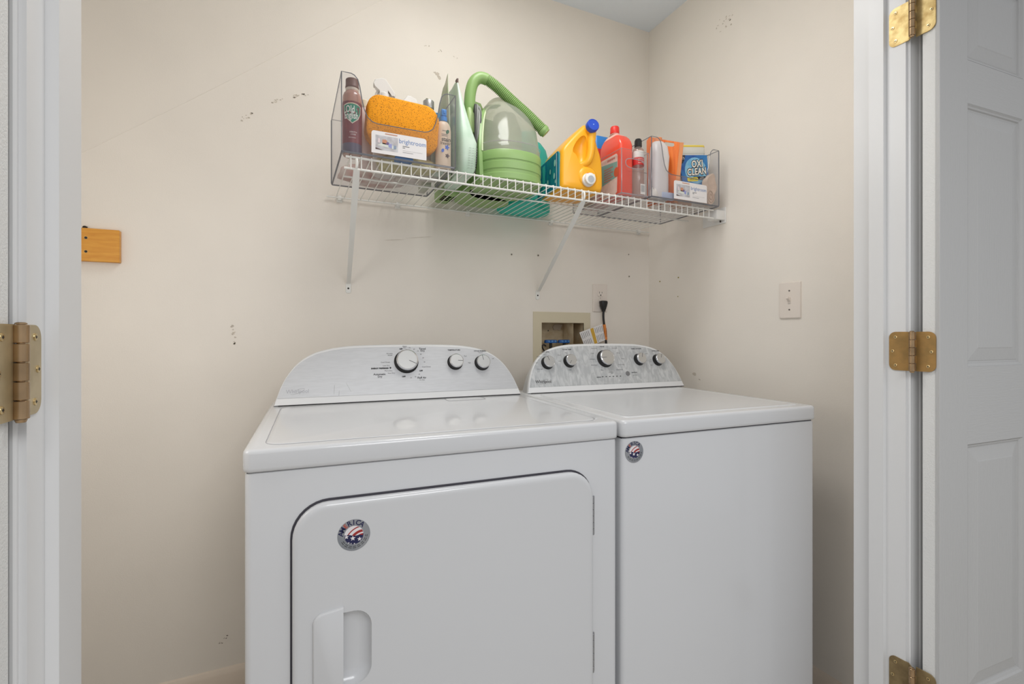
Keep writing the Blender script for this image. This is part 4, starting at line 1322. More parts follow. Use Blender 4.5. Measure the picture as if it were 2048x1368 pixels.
bm = new()
for k in range(9):
    for j in range(3):
        z0 = .012 + k * .007
        x0 = .024 + j * .009 + k * .0006
        q = [(x0, .0045 - .0035, z0), (x0 + .007, .0045 - .0030, z0 + .0005), (x0 + .007, .0045 - .0030, z0 + .0017), (x0, .0045 - .0035, z0 + .0012)]
        bm.faces.new([bm.verts.new(p) for p in q])
finish('small_print', bm, mat('faint_print', (150, 160, 150), .7), pb, smooth=0)
bm = new(); box(bm, .0145, .0195, .066, .082, .278, .292, .001); finish('torn_top', bm, mat('brown_top', (92, 72, 66), .6), pb)
pouch('tall thin grey and green pouch with a torn top beside the left bin', [(0, 0, .010, 0, .145), (.1, 0, .010, 0, .145), (.2, .001, .009, .003, .140), (.27, .002, .007, .012, .125), (.312, .003, .0055, .018, .10)], M_pg2, (.4218, 1.352, ZD), slope=.55, jag=.010)
pouch('short grey pouch with a green print standing in the back of the left bin', [(0, 0, .022, 0, .10), (.05, -.001, .024, 0, .10), (.2, .006, .016, .002, .095), (.262, .009, .012, .004, .08)], mat('grey_film_print', (212, 208, 196), .4, c2=(160, 182, 140), vscale=16), (.380, 1.452, ZB), jag=.010)

# --- green carpet cleaner
vc = thing('carpet_cleaner', 'green portable carpet cleaner with a clear tank and a ribbed hose', 'carpet cleaner', (0, 0, ZD))
M_green = mat('sage_green_plastic', (138, 172, 104), .38)
M_green2 = mat('light_green_plastic', (168, 194, 132), .4)
M_tank = clear('milky_tank', (232, 232, 224), .12, .12, .50, (226, 228, 216))
cxv, cyv = .622, 1.405
bm = new()
def tb(s, sy=1):
    return ell(cxv, cyv, .107 * s, .118 * s * sy, 48, 2.5)
lv = [(.97, 0), (1.0, .004), (1.0, .020), (.985, .022), (.985, .032), (1.0, .034), (1.0, .054), (.985, .056), (.985, .060), (1.0, .062), (1.0, .086), (.985, .089), (.95, .090)]
loft(bm, [XY(tb(s), z) for s, z in lv])
finish('base', bm, M_green, vc, smooth=40)
bm = new()
tl = [(.965, .088), (.975, .092), (.972, .112), (.955, .116), (.945, .14), (.91, .18), (.85, .215), (.76, .25), (.64, .275), (.48, .300), (.3, .307), (.1, .309)]
loft(bm, [[(cxv + .010 * (z - .09) / .2 * 2 + (x - cxv), y + (z - .09) * .28, z) for x, y in tb(s)] for s, z in tl], False, True)
finish('tank', bm, M_tank, vc, smooth=50)
bm = new()
loft(bm, [XY(tb(.975), .112), XY(tb(.985), .1135), XY(tb(.975), .115)], False, False); finish('tank_seam', bm, M_rimp, vc)
bm = new()
il = [(.5, .095), (.5, .12), (.46, .2), (.3, .25), (.1, .262)]
loft(bm, [[(x + .015, y + .03, z) for x, y in tb(s)] for s, z in il]); finish('float_chamber', bm, clear('milky_inner', (225, 225, 215), .2, .1, .45, (222, 222, 206)), vc, smooth=50)
# housing behind / left with the curved frame hugging the tank
bm = new()
hp = lambda i: chaikin([(.503 + i, 1.46), (.520 + i, 1.425), (.545, 1.47 + i), (.70 - i, 1.50 + i), (.70 - i, 1.625 - i), (.51 + i, 1.625 - i)], 2)
loft(bm, [XY(hp(0), 0), XY(hp(0), .21), XY(hp(.006), .245), XY(hp(.018), .262)])
finish('housing', bm, M_green, vc, smooth=50)
bm = new()
fr_ = spline([(.523, 1.345, .002), (.520, 1.345, .06), (.522, 1.352, .11), (.530, 1.368, .16), (.543, 1.39, .21), (.563, 1.42, .25), (.59, 1.445, .28), (.625, 1.46, .296)], 5)
rings = []
for p in fr_:
    rings.append([(p.x - .010, p.y + .02, p.z), (p.x - .007, p.y - .004, p.z), (p.x + .003, p.y - .007, p.z), (p.x + .010, p.y + .003, p.z), (p.x + .004, p.y + .025, p.z)])
loft(bm, rings); finish('tank_frame', bm, M_green, vc, smooth=50)
bm = new()
rings = []
for p in fr_[8:]:
    rings.append([(p.x + .000, p.y - .009, p.z), (p.x + .0045, p.y - .0085, p.z), (p.x + .0050, p.y - .002, p.z), (p.x, p.y - .002, p.z)])
loft(bm, rings); finish('frame_lip', bm, mat('pale_green_lip', (206, 218, 180), .4), vc, smooth=50)
bm = new(); loft(bm, [XY([(.530, 1.44), (.572, 1.45), (.572, 1.475), (.530, 1.465)], .18), XY([(.531, 1.44), (.571, 1.45), (.571, 1.475), (.531, 1.465)], .262), XY([(.535, 1.443), (.560, 1.45), (.560, 1.472), (.535, 1.462)], .284)]); finish('carry_tab', bm, M_green2, vc, smooth=30)
# bottom skirt with the dark vent
bm = new(); box(bm, .4585, .515, 1.50, 1.64, .0, .10, .012, 3); finish('rear_foot', bm, M_green, vc)
bm = new()
for i in range(3):
    for j in range(3):
        box(bm, .464 + i * .0160, .476 + i * .0160, 1.535 + j * .020, 1.551 + j * .020, .0, .0012)
finish('vent_hole', bm, mat('vent_dark', (52, 34, 26), .8), vc, smooth=0)
# hose
hose_c = spline([(.507, 1.405, .210), (.505, 1.402, .252), (.5075, 1.400, .287), (.516, 1.398, .316), (.533, 1.396, .333), (.553, 1.394, .334), (.577, 1.390, .322), (.605, 1.385, .302), (.642, 1.375, .270), (.684, 1.360, .232), (.716, 1.350, .202), (.736, 1.344, .182)], 8)
iA = 5 * 8 + 2; iB = len(hose_c) - 5
bm = new(); tube(bm, hose_c[:iA + 1], .0172, 20); finish('hose_cuff', bm, M_green, vc, smooth=60)
seg = hose_c[iA:iB + 1]
L = [0]
for a, b2 in zip(seg, seg[1:]):
    L.append(L[-1] + (b2 - a).length)
def at(s):
    for i in range(len(L) - 1):
        if L[i + 1] >= s:
            t = (s - L[i]) / max(1e-9, L[i + 1] - L[i])
            return seg[i].lerp(seg[i + 1], t)
    return seg[-1]
NR = 44
pts, rads = [], []
for k in range(NR):
    for f_, r_ in ((0, .0140), (.25, .0172), (.60, .0172), (.85, .0140)):
        pts.append(at(L[-1] * (k + f_) / NR)); rads.append(r_)
bm = new(); tube(bm, pts, lambda t: rads[min(len(rads) - 1, int(round(t * (len(rads) - 1))))], 20); finish('ribbed_hose', bm, M_green, vc, smooth=20)
bm = new(); e_ = hose_c[iB:]; tube(bm, e_ + [e_[-1] + (e_[-1] - e_[-2]).normalized() * .004], lambda t: .0182 if t < .8 else .0155, 20); finish('hose_end', bm, M_green, vc, smooth=50)
bm = new(); loft(bm, [XY(ell(.5025, 1.385, .0115, .010, 16, 2.5), .155), XY(ell(.5025, 1.385, .0125, .012, 16, 2.5), .17), XY(ell(.5020, 1.388, .0115, .010, 16, 2.5), .215), XY(ell(.500, 1.39, .0065, .006, 16), .232)]); finish('hose_clip', bm, M_green2, vc, smooth=50)
# wrapped cord
M_cord = mat('grey_cord', (146, 148, 144), .45)
for k in range(6):
    x = .512 + k * .0062; y = 1.372 + k * .0075; ztop = .236 + .006 * math.sin(k * 2.1) + (.006 if k > 3 else 0)
    lp = []
    for j in range(28):
        a = 2 * PI * j / 28
        zz = (ztop + .035) / 2 + (ztop - .035) / 2 * math.cos(a)
        lp.append((x + .004 * math.sin(a * 2 + k) - .010 * (1 - (zz / ztop)), y + .020 * math.sin(a) + .004 * math.sin(3 * a + k), zz))
    bm = new(); tube(bm, lp, .0036, 8, closed=True); finish('cord_loop', bm, M_cord if k % 3 else mat('dark_cord', (66, 66, 64), .5), vc)

# --- teal jug behind
tj = thing('teal_jug', 'translucent teal plastic jug standing behind between the carpet cleaner and the yellow jug', 'jug', (0, 0, ZD))
M_teal = clear('teal_plastic', (110, 225, 215), .25, .12, .8, (92, 226, 212))
out = chaikin([(.738, 1.43), (.758, 1.43), (.772, 1.47), (.785, 1.515), (.815, 1.55), (.88, 1.575), (.908, 1.62), (.90, 1.675), (.86, 1.684), (.74, 1.684), (.703, 1.67), (.702, 1.62), (.715, 1.55), (.735, 1.49)], 2)
bm = new(); cc = (.80, 1.59)
loft(bm, [XY(scaled(out, .93, cc), 0), XY(scaled(out, .98, cc), .004), XY(out, .012), XY(out, .10), XY(scaled(out, .98, cc), .16), XY(scaled(out, .93, cc), .20), XY(scaled(out, .82, cc), .232), XY(scaled(out, .6, cc), .252), XY(scaled(out, .3, cc), .26)])
finish('body', bm, M_teal, tj, smooth=50)
bm = new(); lathe(bm, [(.022, .255), (.022, .27)], .80, 1.60, 24); lathe(bm, [(.026, .268), (.026, .285), (.023, .287)], .80, 1.60, 24); finish('cap', bm, mat('teal_cap_top', (58, 190, 182), .4), tj)

# --- yellow detergent jug with tap
yj = thing('detergent_jug', 'golden yellow detergent jug with a blue cap and a white pour tap', 'detergent jug', (.863, 1.318, ZD), R(-5))
M_yel = mat('golden_plastic', (246, 176, 36), .34, sss=0)
prof = [(-.078, .006), (.058, .006), (.068, .012), (.0705, .035), (.069, .09), (.063, .13), (.050, .16), (.043, .185), (.040, .205), (.022, .222), (.004, .224), (-.006, .214), (-.030, .190), (-.055, .163), (-.074, .140), (-.080, .120), (-.082, .03), (-.081, .012)]
prof = chaikin(prof, 1)
cpf = (-.008, .08)
bm = new()
rings = []
for y, s in ((-.004, .86), (-.0015, .93), (.004, .975), (.012, 1.0), (.09, 1.01), (.135, 1.0), (.160, .95), (.172, .86)):
    rg = []
    for x, z in scaled(prof, (s, s), cpf):
        # pull the rear of the jug lower at the top; dish the front upper left (grip hollow)
        dd = 0
        if y < .01:
            q = math.exp(-(((x - .012) / .02) ** 2 + ((z - .15) / .03) ** 2))
        zz = z if y < .15 else min(z, .206)
        rg.append((x, y, max(zz, .0)))
    rings.append(rg)
loft(bm, rings, True, True)
body_y = finish('body', bm, M_yel, yj, smooth=50)
# hollow beside the handle (a dished panel) and the handle bar
bm = new()
pan = chaikin([(-.045, .128), (-.030, .160), (-.012, .180), (.004, .184), (.010, .160), (.008, .125), (.002, .100), (-.012, .088), (-.022, .10), (-.028, .118)], 2)
cut = new()
loft(bm, [XZ(scaled(pan, 1.02), -.012), XZ(pan, -.001), XZ(scaled(pan, .82), .008), XZ(scaled(pan, .5), .014)])
cutter = finish('cut', bm, None); cutter.parent = yj
bpy.context.view_layer.update()
md = body_y.modifiers.new('b', 'BOOLEAN'); md.operation = 'DIFFERENCE'; md.object = cutter; md.solver = 'EXACT'
dg = bpy.context.evaluated_depsgraph_get()
me = bpy.data.meshes.new_from_object(body_y.evaluated_get(dg)); body_y.modifiers.clear(); body_y.data = me
body_y.data.set_sharp_from_angle(angle=R(55))
bpy.data.objects.remove(cutter)
bm = new()
hpts = spline([(.024, .012, .212), (.026, -.006, .196), (.022, -.008, .165), (.020, -.008, .13), (.014, -.005, .105), (.004, .002, .094), (-.008, .010, .09)], 6)
tube(bm, hpts, lambda t: .0135 - .004 * abs(t - .3), 16); finish('handle', bm, M_yel, yj, smooth=60)
bm = new(); tube(bm, [(.022, .03, .196), (.020, -.012, .206), (.019, -.020, .208)], .0175, 24); finish('neck', bm, M_yel, yj, smooth=60)
M_bcap = mat('royal_blue_cap', (40, 78, 190), .35)
capax = Vector((-.02, -.98, .19)).normalized()
def axis_obj(nm, prof_, m, origin, ax, parent, n=32):
    bm = new(); lathe(bm, prof_, 0, 0, n)
    o = finish(nm, bm, m, parent, smooth=40)
    z = ax; x = Vector((1, 0, 0)); x = (x - z * x.dot(z)).normalized(); y = z.cross(x)
    M_ = Matrix((x, y, z)).transposed().to_4x4(); M_.translation = Vector(origin); o.matrix_local = M_
    return o
cpo = axis_obj('cap', [(.0195, 0), (.0205, .002), (.0205, .016), (.0190, .0185), (.017, .019), (.0165, .0182)], M_bcap, (.019, -.012, .2075), capax, yj)
axis_obj('cap_centre', [(.0022, .018), (.0015, .0195)], mat('cap_centre_pale', (150, 180, 235), .4), (.019, -.012, .2075), capax, yj, 12)
# pour tap at the foot
tap = axis_obj('tap_boss', [(.037, 0), (.035, .007), (.028, .012), (.024, .013)], M_yel, (.012, .004, .052), Vector((0, -1, 0)), yj)
bm = new(); lathe(bm, [(.0215, 0), (.0215, .006), (.018, .010), (.018, .020), (.013, .022)], 0, 0, 28); tp_ = finish('tap', bm, M_white, yj); tp_.location = (.010, -.007, .040); tp_.rotation_euler = (R(90), 0, 0)
bm = new(); box(bm, -.016, .016, -.004, .016, .012, .020, .003, 2); finish('tap_lever', bm, M_white, tp_)
bm = new(); lathe(bm, [(.011, .0215), (.011, .0225)], 0, -.002, 20); finish('tap_mouth', bm, mat('tap_mouth_grey', (176, 180, 184), .5), tp_)  # pale grey disc on the tap opening
bm = new(); box(bm, -.010, .012, .0165, .0195, .004, .014, .001); finish('tap_button', bm, mat('tap_red', (206, 72, 40), .4), tp_)
# printed side label
M_lblue = mat('label_teal', (20, 108, 150), .4, c2=(34, 148, 156), vscale=24, stretch=(1, 3, 1))
bm = new()
lp_ = [(.010, .014), (.010, .122), (.018, .130), (.175, .122), (.190, .10), (.190, .02), (.175, .014)]
def lx(y):
    return -.0833 - .0016 * (1 if y > .05 else y / .05)
rings = [[(lx(y) - .0012, y, z) for y, z in lp_], [(lx(y) + .004, y, z) for y, z in lp_]]
loft(bm, rings); sl = finish('side_label', bm, M_lblue, yj, smooth=0)
bm = new()
for (y, z, a, c_) in ((.035, .098, .007, .011), (.04, .058, .006, .010), (.032, .038, .004, .006), (.07, .08, .005, .008), (.09, .05, .006, .009)):
    bm.faces.new([bm.verts.new((lx(y) - .0016, y + a * math.cos(R(t)), z + c_ * math.sin(R(t)))) for t in range(0, 360, 24)])
finish('printed_blot', bm, mat('label_mint', (176, 226, 214), .5), sl, smooth=0)
bm = new()
for y, w_ in ((.115, .018), (.15, .01)):
    box(bm, lx(y) - .0017, lx(y) - .0013, y, y + w_, .02, .115)
finish('printed_band', bm, mat('label_aqua', (70, 190, 176), .5), sl, smooth=0)
bm = new(); box(bm, lx(.03) - .0018, lx(.03) - .0013, .0225, .0245, .016, .126); finish('white_line', bm, M_paper, sl, smooth=0)

# --- inside the narrow bin
rb = thing('cleaner_bottle', 'bright red square-shouldered cleaner bottle with a red cap in the narrow bin', 'bottle', (1.0085, 1.345, ZB))
M_red = mat('red_liquid', (236, 78, 58), .22, coat=.3)
M_pinkc = mat('pale_red_shoulder', (240, 190, 178), .3)
bm = new()
def rr_(sx, sy):
    return rrect(-.026 * sx, .026 * sx, -.060 * sy, .060 * sy, .010, 5)
def sh_(pts, dy):
    return [(x, y + dy) for x, y in pts]
loft(bm, [XY(rr_(.95, .97), 0), XY(rr_(1, 1), .004), XY(rr_(1, 1), .166), XY(sh_(rr_(.99, .95), .002), .180), XY(sh_(rr_(.95, .84), .003), .192), XY(sh_(rr_(.86, .66), .004), .203)])
finish('body', bm, M_red, rb, smooth=40)
bm = new(); loft(bm, [XY(sh_(rr_(.865, .665), .004), .2028), XY(sh_(rr_(.72, .46), .006), .212), XY(ell(0, .006, .0165, .018, 24, 2.5), .219), XY(ell(0, .006, .0125, .0125, 24), .224)])
finish('shoulder', bm, M_pinkc, rb, smooth=50)
bm = new(); loft(bm, [XY(ell(0, .006, .0150, .0150, 24), .223), XY(ell(0, .006, .0158, .0158, 24), .226), XY(ell(0, .006, .0150, .0150, 24), .244), XY(ell(0, .006, .0125, .0125, 24), .2475)]); finish('cap', bm, mat('red_cap', (226, 52, 42), .4), rb)
bm = new()
lq = [(-.040, .012), (-.044, .10), (-.044, .132), (-.038, .139), (.045, .139), (.052, .13), (.052, .02), (.045, .010), (-.028, .006)]
loft(bm, [YZ(lq, -.0264), YZ(lq, -.0258)]); rl = finish('label', bm, mat('label_cream', (240, 216, 204), .5, var=.05, vscale=60), rb, smooth=0)
bm = new()
bq = [(-.041, .062), (-.043, .112), (.050, .122), (.050, .050)]
bm.faces.new([bm.verts.new(p) for p in YZ(bq, -.0267)]); finish('label_band', bm, mat('label_seagreen', (120, 182, 172), .5), rl, smooth=0)
bm = new(); bm.faces.new([bm.verts.new((-.0270, -.038 + .013 * math.cos(R(t)), .078 + .016 * math.sin(R(t)))) for t in range(0, 360, 15)]); finish('round_seal', bm, mat('seal_orange', (214, 82, 34), .5), rl, smooth=0)
bm = new()
for (y0, y1, z0, z1) in ((-.030, .012, .124, .131), ):
    for k in range(7):
        yy = y0 + (y1 - y0) * k / 7
        box(bm, -.0269, -.0267, yy, yy + .004, z0 + (k % 2) * .001, z1)
for k in range(6):
    box(bm, -.0269, -.0267, -.02 + .01 * (k % 2), .03, .100 - k * .008, .103 - k * .008)
finish('small_print', bm, mat('red_print', (196, 92, 84), .6), rl, smooth=0)
# clear bottle with black cap
cb = thing('remover_bottle', 'small clear bottle with a black cap and a red band in the narrow bin', 'bottle', (1.0605, 1.2935, ZB))
M_pet = clear('clear_pet', (240, 222, 216), .08, .14, .22, (236, 220, 212))
bm = new(); lathe(bm, [(.0175, 0), (.019, .004), (.019, .150), (.0175, .157), (.0125, .164), (.0105, .167)], 0, 0, 28); finish('body', bm, M_pet, cb, smooth=40)
bm = new(); lathe(bm, [(.0108, .166), (.0125, .168), (.0120, .188), (.0095, .1935)], 0, 0, 8); finish('cap', bm, M_black, cb, smooth=0)
bm = new(); lathe(bm, [(.0191, .128), (.0192, .129), (.0192, .149), (.0191, .150)], 0, 0, 28); finish('white_band', bm, mat('band_white', (228, 224, 218), .5), cb)
bm = new(); lathe(bm, [(.0191, .104), (.0193, .105), (.0193, .128), (.0191, .129)], 0, 0, 28); rbnd = finish('red_band', bm, mat('band_red', (206, 44, 44), .45), cb)
bm = new()
for k in range(5):
    pass
wp = []
for z in (.121, .115, .109):
    for k in range(5):
        a = R(-38 + k * 13)
        wp.append([((.0195) * math.sin(a + d_), -(.0195) * math.cos(a + d_), z + e_2) for d_, e_2 in ((0, 0), (.15, 0), (.15, .0022), (0, .0022))])
for q in wp:
    bm.faces.new([bm.verts.new(p) for p in q])
finish('small_print', bm, mat('band_print', (240, 200, 190), .5), rbnd, smooth=0)
bm = new(); box(bm, -.006, .0135, -.0197, -.0190, .006, .040); bl = finish('barcode_label', bm, mat('barcode_white', (232, 228, 222), .6), cb, smooth=0)
bm = new()
for k in range(9):
    box(bm, -.0035 + k * .0017, -.0035 + k * .0017 + (.0005 if k % 2 else .0009), -.0199, -.0196, .014, .036)
finish('barcode_bars', bm, M_inkg, bl, smooth=0)
# blue/red product behind
bp_ = thing('spray_can', 'blue and red cleaner container behind the red bottle at the back of the narrow bin', 'bottle', (1.0095, 1.462, ZB))
bm = new(); loft(bm, [XY(rrect(-.030, .030, -.040, .040, .012, 4), 0), XY(rrect(-.0305, .0305, -.041, .041, .012, 4), .004), XY(rrect(-.0305, .0305, -.041, .041, .012, 4), .17)]); finish('body', bm, mat('can_pale', (226, 196, 190), .4), bp_, smooth=40)
bm = new(); loft(bm, [XY(rrect(-.0308, .0308, -.0413, .0413, .012, 4), .14), XY(rrect(-.0308, .0308, -.0413, .0413, .012, 4), .198)], False, False); lr = finish('red_sleeve', bm, mat('can_red', (206, 62, 66), .4), bp_, smooth=40)
bm = new(); loft(bm, [XY(rrect(-.0309, .0309, -.0414, .0414, .012, 4), .197), XY(rrect(-.0309, .0309, -.0414, .0414, .012, 4), .238), XY(rrect(-.029, .029, -.039, .039, .011, 4), .243), XY(rrect(-.028, .028, -.038, .038, .011, 4), .237)]); finish('blue_top', bm, mat('can_blue', (50, 130, 208), .35), bp_, smooth=40)
bm = new(); loft(bm, [YZ([(.0 + .024 * math.cos(R(t)), .172 + .022 * math.sin(R(t))) for t in range(0, 360, 20)], -.0312), YZ([(.0 + .024 * math.cos(R(t)), .172 + .022 * math.sin(R(t))) for t in range(0, 360, 20)], -.0308)]); finish('round_logo', bm, mat('can_logo', (226, 226, 226), .5, c2=(70, 120, 150), vscale=120), lr, smooth=0)
bm = new()
for k in range(4):
    for j in range(3):
        box(bm, -.0314, -.0308, -.03 + j * .018, -.017 + j * .018, .096 + k * .012, .104 + k * .012)
finish('printed_block', bm, mat('print_orange', (222, 108, 70), .5), bp_, smooth=0)

# --- inside the right bin
of = thing('orange_carton', 'orange cardboard carton with a slot handle standing in the right bin', 'carton', (1.165, 1.374, ZB))
M_or = mat('orange_carton', (240, 128, 44), .5, c2=(226, 104, 26), vscale=26, stretch=(6, 6, .6))
ang = math.atan2(1.272 - 1.374, 1.222 - 1.165)
of.rotation_euler = (0, 0, ang)
LW = math.hypot(.057, .102)
def SZ(pts, y):
    return [(a * LW, y, z) for a, z in pts]
fo = [(.02, 0), (.82, 0), (1.0, .203), (.50, .226), (.10, .247), (.0, .236)]
hole = [(.52, .2035), (.80, .193), (.845, .196), (.83, .205), (.56, .2165), (.50, .212)]
bm_ = new(); loft(bm_, [SZ(fo, -.0015), SZ(fo, .0015)])
sheet = finish('front_sheet', bm_, M_or, of, smooth=0)
bmh = new(); loft(bmh, [SZ(hole, -.01), SZ(hole, .01)]); ct = finish('cut', bmh, None); ct.parent = of
bpy.context.view_layer.update()
md = sheet.modifiers.new('b', 'BOOLEAN'); md.operation = 'DIFFERENCE'; md.object = ct; md.solver = 'EXACT'
dg = bpy.context.evaluated_depsgraph_get()
me = bpy.data.meshes.new_from_object(sheet.evaluated_get(dg)); sheet.modifiers.clear(); sheet.data = me
bpy.data.objects.remove(ct)
fd = Vector((math.cos(-ang - .15), math.sin(-ang - .15), 0)) * .015
e0, e1 = Vector((.82 * LW, 0, 0)), Vector((LW, 0, .203))
bm = new(); loft(bm, [[e0, e1, e1 + fd + Vector((0, 0, .001)), e0 + fd], [e0 + Vector((0, .002, 0)), e1 + Vector((0, .002, 0)), e1 + fd + Vector((0, .002, .001)), e0 + fd + Vector((0, .002, 0))]]); finish('side_flap', bm, mat('orange_flap', (240, 160, 108), .5), of, smooth=0)
bm = new(); loft(bm, [SZ([(.02, .0), (.10, .247)], .0015) + SZ([(.10, .247), (.02, .0)], .0015)]) if False else box(bm, .0, .002, .002, .035, 0, .232); finish('side_sheet', bm, mat('peach_side', (240, 176, 130), .5), of, smooth=0)
wb = thing('white_refill_bottle', 'frosted white bottle in front of the orange carton in the right bin', 'bottle', (1.148, 1.2955, ZB))
bm = new()
loft(bm, [XY(ell(0, 0, 0.0304, 0.0216, 32, 3), 0), XY(ell(0, 0, 0.0336, 0.0243, 32, 3), .006), XY(ell(0, 0, 0.0340, 0.0248, 32, 3), .05), XY(ell(0.002, 0, 0.0316, 0.0238, 32, 3), .10), XY(ell(.006, 0, 0.0328, 0.0238, 32, 3), .15), XY(ell(.004, 0, 0.0296, 0.0216, 32, 2.6), .182), XY(ell(0, 0, 0.0208, 0.0162, 32), .197), XY(ell(0, 0, 0.0096, 0.0090, 32), .2005)])
finish('body', bm, mat('frosted_white', (222, 216, 214), .35), wb, smooth=50)
bm = new(); lathe(bm, [(.0125, .199), (.013, .2), (.013, .212), (.011, .213)], 0, 0, 20); finish('cap', bm, mat('orange_cap', (226, 140, 90), .4), wb)
# oxygen cleaner tub
tub = thing('stain_remover_tub', 'blue and white stain remover tub with a yellow lid rim tilted in the right bin', 'tub', (1.3235, 1.334, ZB + .070))
tub.rotation_euler = (0, R(-9), R(0))
M_tubw = mat('tub_white', (224, 224, 216), .4)
M_tubb = _mat('tub_blue', (60, 150, 214), .4, c2=(22, 84, 168), vscale=9, detail=5, distort=.4)
def TU(s, y=1):
    return rrect(-.070 * s, .070 * s, -.036 * s, .036 * s, .020 * s, 7)
bm = new(); loft(bm, [XY(TU(.86), 0), XY(TU(.93), .003), XY(TU(.95), .010), XY(TU(1.0), .148), XY(TU(1.0), .150)]); finish('body', bm, M_tubw, tub, smooth=40)
bm = new(); loft(bm, [XY(TU(1.02), .118), XY(TU(1.035), .120), XY(TU(1.04), .139), XY(TU(1.02), .141)]); finish('lid_skirt', bm, M_tubw, tub, smooth=40)
bm = new(); loft(bm, [XY(TU(1.045), .1405), XY(TU(1.055), .142), XY(TU(1.055), .1455), XY(TU(1.03), .1475), XY(TU(.9), .148)]); finish('lid_rim', bm, mat('yellow_rim', (240, 216, 98), .4), tub, smooth=40)
# front label, slightly proud of the tub
bm = new()
lpz = [(-.070, .022), (-.060, .010), (.052, .006), (.066, .014), (.072, .030), (.0765, .112), (-.0765, .112)]
lpz = [(a * .90, b) for a, b in lpz]
loft(bm, [XZ(lpz, -.0372), XZ(lpz, -.034)])
tl_ = finish('label', bm, M_tubb, tub, smooth=0)
yl = -.0376
def flat(nm, pts_, m, par, y):
    bm = new(); bm.faces.new([bm.verts.new(p) for p in XZ(pts_, y)]); return finish(nm, bm, m, par, smooth=0)
flat('label_glow', [(.006 + .052 * math.cos(R(t)), .058 + .046 * math.sin(R(t))) for t in range(0, 360, 15)], _mat('glow_sky', (150, 206, 232), .4, c2=(108, 182, 226), vscale=40), tl_, yl)
flat('corner_badge', [(-.0685, .112), (-.036, .112), (-.043, .095), (-.052, .084), (-.064, .080), (-.0670, .080)], mat('badge_navy', (28, 34, 58), .4), tl_, yl - .0001)
text('lettering', "CK'S", .011, front(-.053, .101, yl - .0004), mat('letter_white', ()), tl_, off=.0003)
M_lw = mat('letter_bright', (244, 240, 230), .4)
for s, sz, x, z in (('OXI', .034, .014, .080), ('CLEAN', .032, .008, .053)):
    Mt = front(x, z, yl - .0003) @ Matrix.Rotation(R(3), 4, 'Z')
    text('lettering_outline', s, sz, Mt, mat('badge_navy', ()), tl_, off=.0034, shear=.15, sx=.88, space=1.08)
    Mt = front(x, z, yl - .0008) @ Matrix.Rotation(R(3), 4, 'Z')
    text('lettering', s, sz, Mt, M_lw, tl_, off=.0010, shear=.15, sx=.88, space=1.08)
flat('navy_pill', [(p[0], p[1]) for p in rrect(-.012, .052, .024, .037, .006, 4)], mat('badge_navy', ()), tl_, yl - .0002)
flat('yellow_pill', [(p[0], p[1]) for p in rrect(-.040, .012, .020, .034, .006, 4)], mat('pill_yellow', (240, 220, 60), .4), tl_, yl - .0004)
text('lettering', 'VERSATILE', .0075, front(-.012, .0272, yl - .0006), M_ink, tl_)
text('lettering', 'STAIN', .0055, front(.032, .0335, yl - .0005), M_lw, tl_)
text('lettering', 'REMOVER', .0055, front(.032, .0285, yl - .0005), M_lw, tl_)
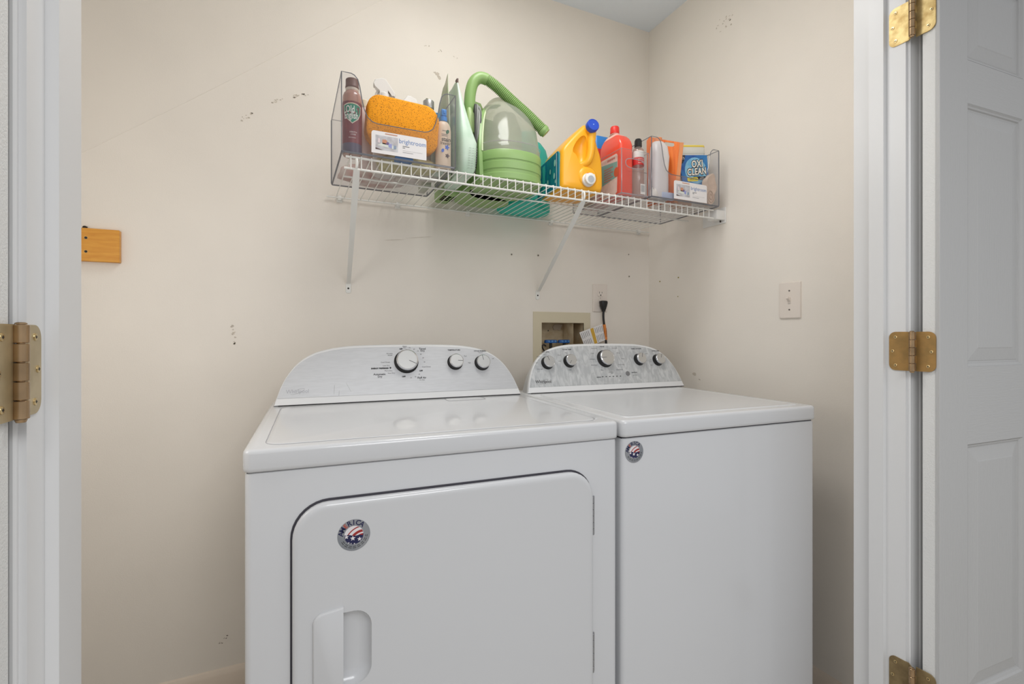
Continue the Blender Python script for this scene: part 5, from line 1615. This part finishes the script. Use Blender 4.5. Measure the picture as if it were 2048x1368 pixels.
# rolled towel
tw = thing('rolled_cloth', 'beige rolled cloth at the right end of the right bin', 'cloth', (1.3615, 1.2785, ZB))
M_tow = mat('beige_towel', (226, 202, 182), .95, bump=.4, bscale=260, var=.06, vscale=60)
bm = new()
pts = [(x + .10 * (z - .058), z) for x, z in ell(0, .058, .024, .057, 36, 2.3)]
rings = []
for y, s in ((-.0125, .84), (-.0135, .93), (-.011, .98), (-.004, 1.0), (.006, 1.0), (.012, .92)):
    rings.append([(x + .003 * math.sin(z * 120) + .0, y + .0008 * math.sin(x * 200 + z * 90), max(.0, z + .002 * math.sin(x * 150))) for x, z in scaled(pts, s, (0, .058))])
loft(bm, rings); tr_ = finish('roll', bm, M_tow, tw, smooth=50)
bm = new()
spn = []
for k in range(60):
    a = k / 60 * 4.2 * PI
    q = .005 + .024 * k / 60
    spn.append((q * math.cos(a) * .62 - .003, -.0136, .034 + q * .9 * math.sin(a)))
tube(bm, spn, .0012, 5); finish('fold_line', bm, mat('towel_fold', (196, 170, 150), .95), tr_)
cloth('pale blue folded cloth on the floor of the right bin left of the card', 1.180, 1.345, ZB, .0, .0, .0, M_tow, 9) if False else None
cl = thing('blue_cloth', 'pale blue folded cloth on the floor of the right bin', 'cloth', (1.152, 1.29, ZB))
bm = new()
q1 = [(-.022, -.016), (.036, -.014), (.050, .02), (.036, .06), (-.02, .06)]
loft(bm, [XY(q1, 0), XY(scaled(q1, 1.02), .004), XY(scaled(q1, 1.0), .012), XY(scaled(q1, .9), .016)]) if False else None
bm.free()
bm = new(); box(bm, -.012, .046, -.020, -.006, 0, .026, .005, 3); finish('fold', bm, mat('pale_blue_cloth', (182, 192, 214), .9), cl)
cloth('crumpled white lace cloth in the left front corner of the right bin', 1.113, 1.2795, ZB, .016, .012, .03, mat('white_lace', (232, 226, 218), .95, bump=.5, bscale=200), 11)
cloth('crumpled beige cloth under the stain remover tub in the right bin', 1.272, 1.325, ZB, .038, .034, .050, mat('rust_cloth', (226, 190, 168), .9), 12)

for o in bpy.data.objects:
    n = o.name.split('.')[0]
    if n in ('printed_words', 'small_print', 'selector_dot', 'indicator_light', 'star', 'stripe', 'vent_hole', 'barcode_bars', 'printed_block', 'paint_chip', 'scratch', 'printed_blot', 'printed_band', 'lettering', 'lettering_outline', 'brand_logo') and o.type == 'MESH':
        o['kind'] = 'stuff'

GROUPS = {'door_hinge': 'brass hinges on the two door frames', 'storage_bin': 'clear storage bins on the shelf', 'refill_pouch': 'plastic pouches on the shelf', 'spray_bottle': 'white trigger spray bottles in the left bin', 'cleaning_cloth': 'cloths lying in the bins'}
for o in bpy.data.objects:
    if o.parent is None and o.name.split('.')[0] in GROUPS:
        o['group'] = GROUPS[o.name.split('.')[0]]
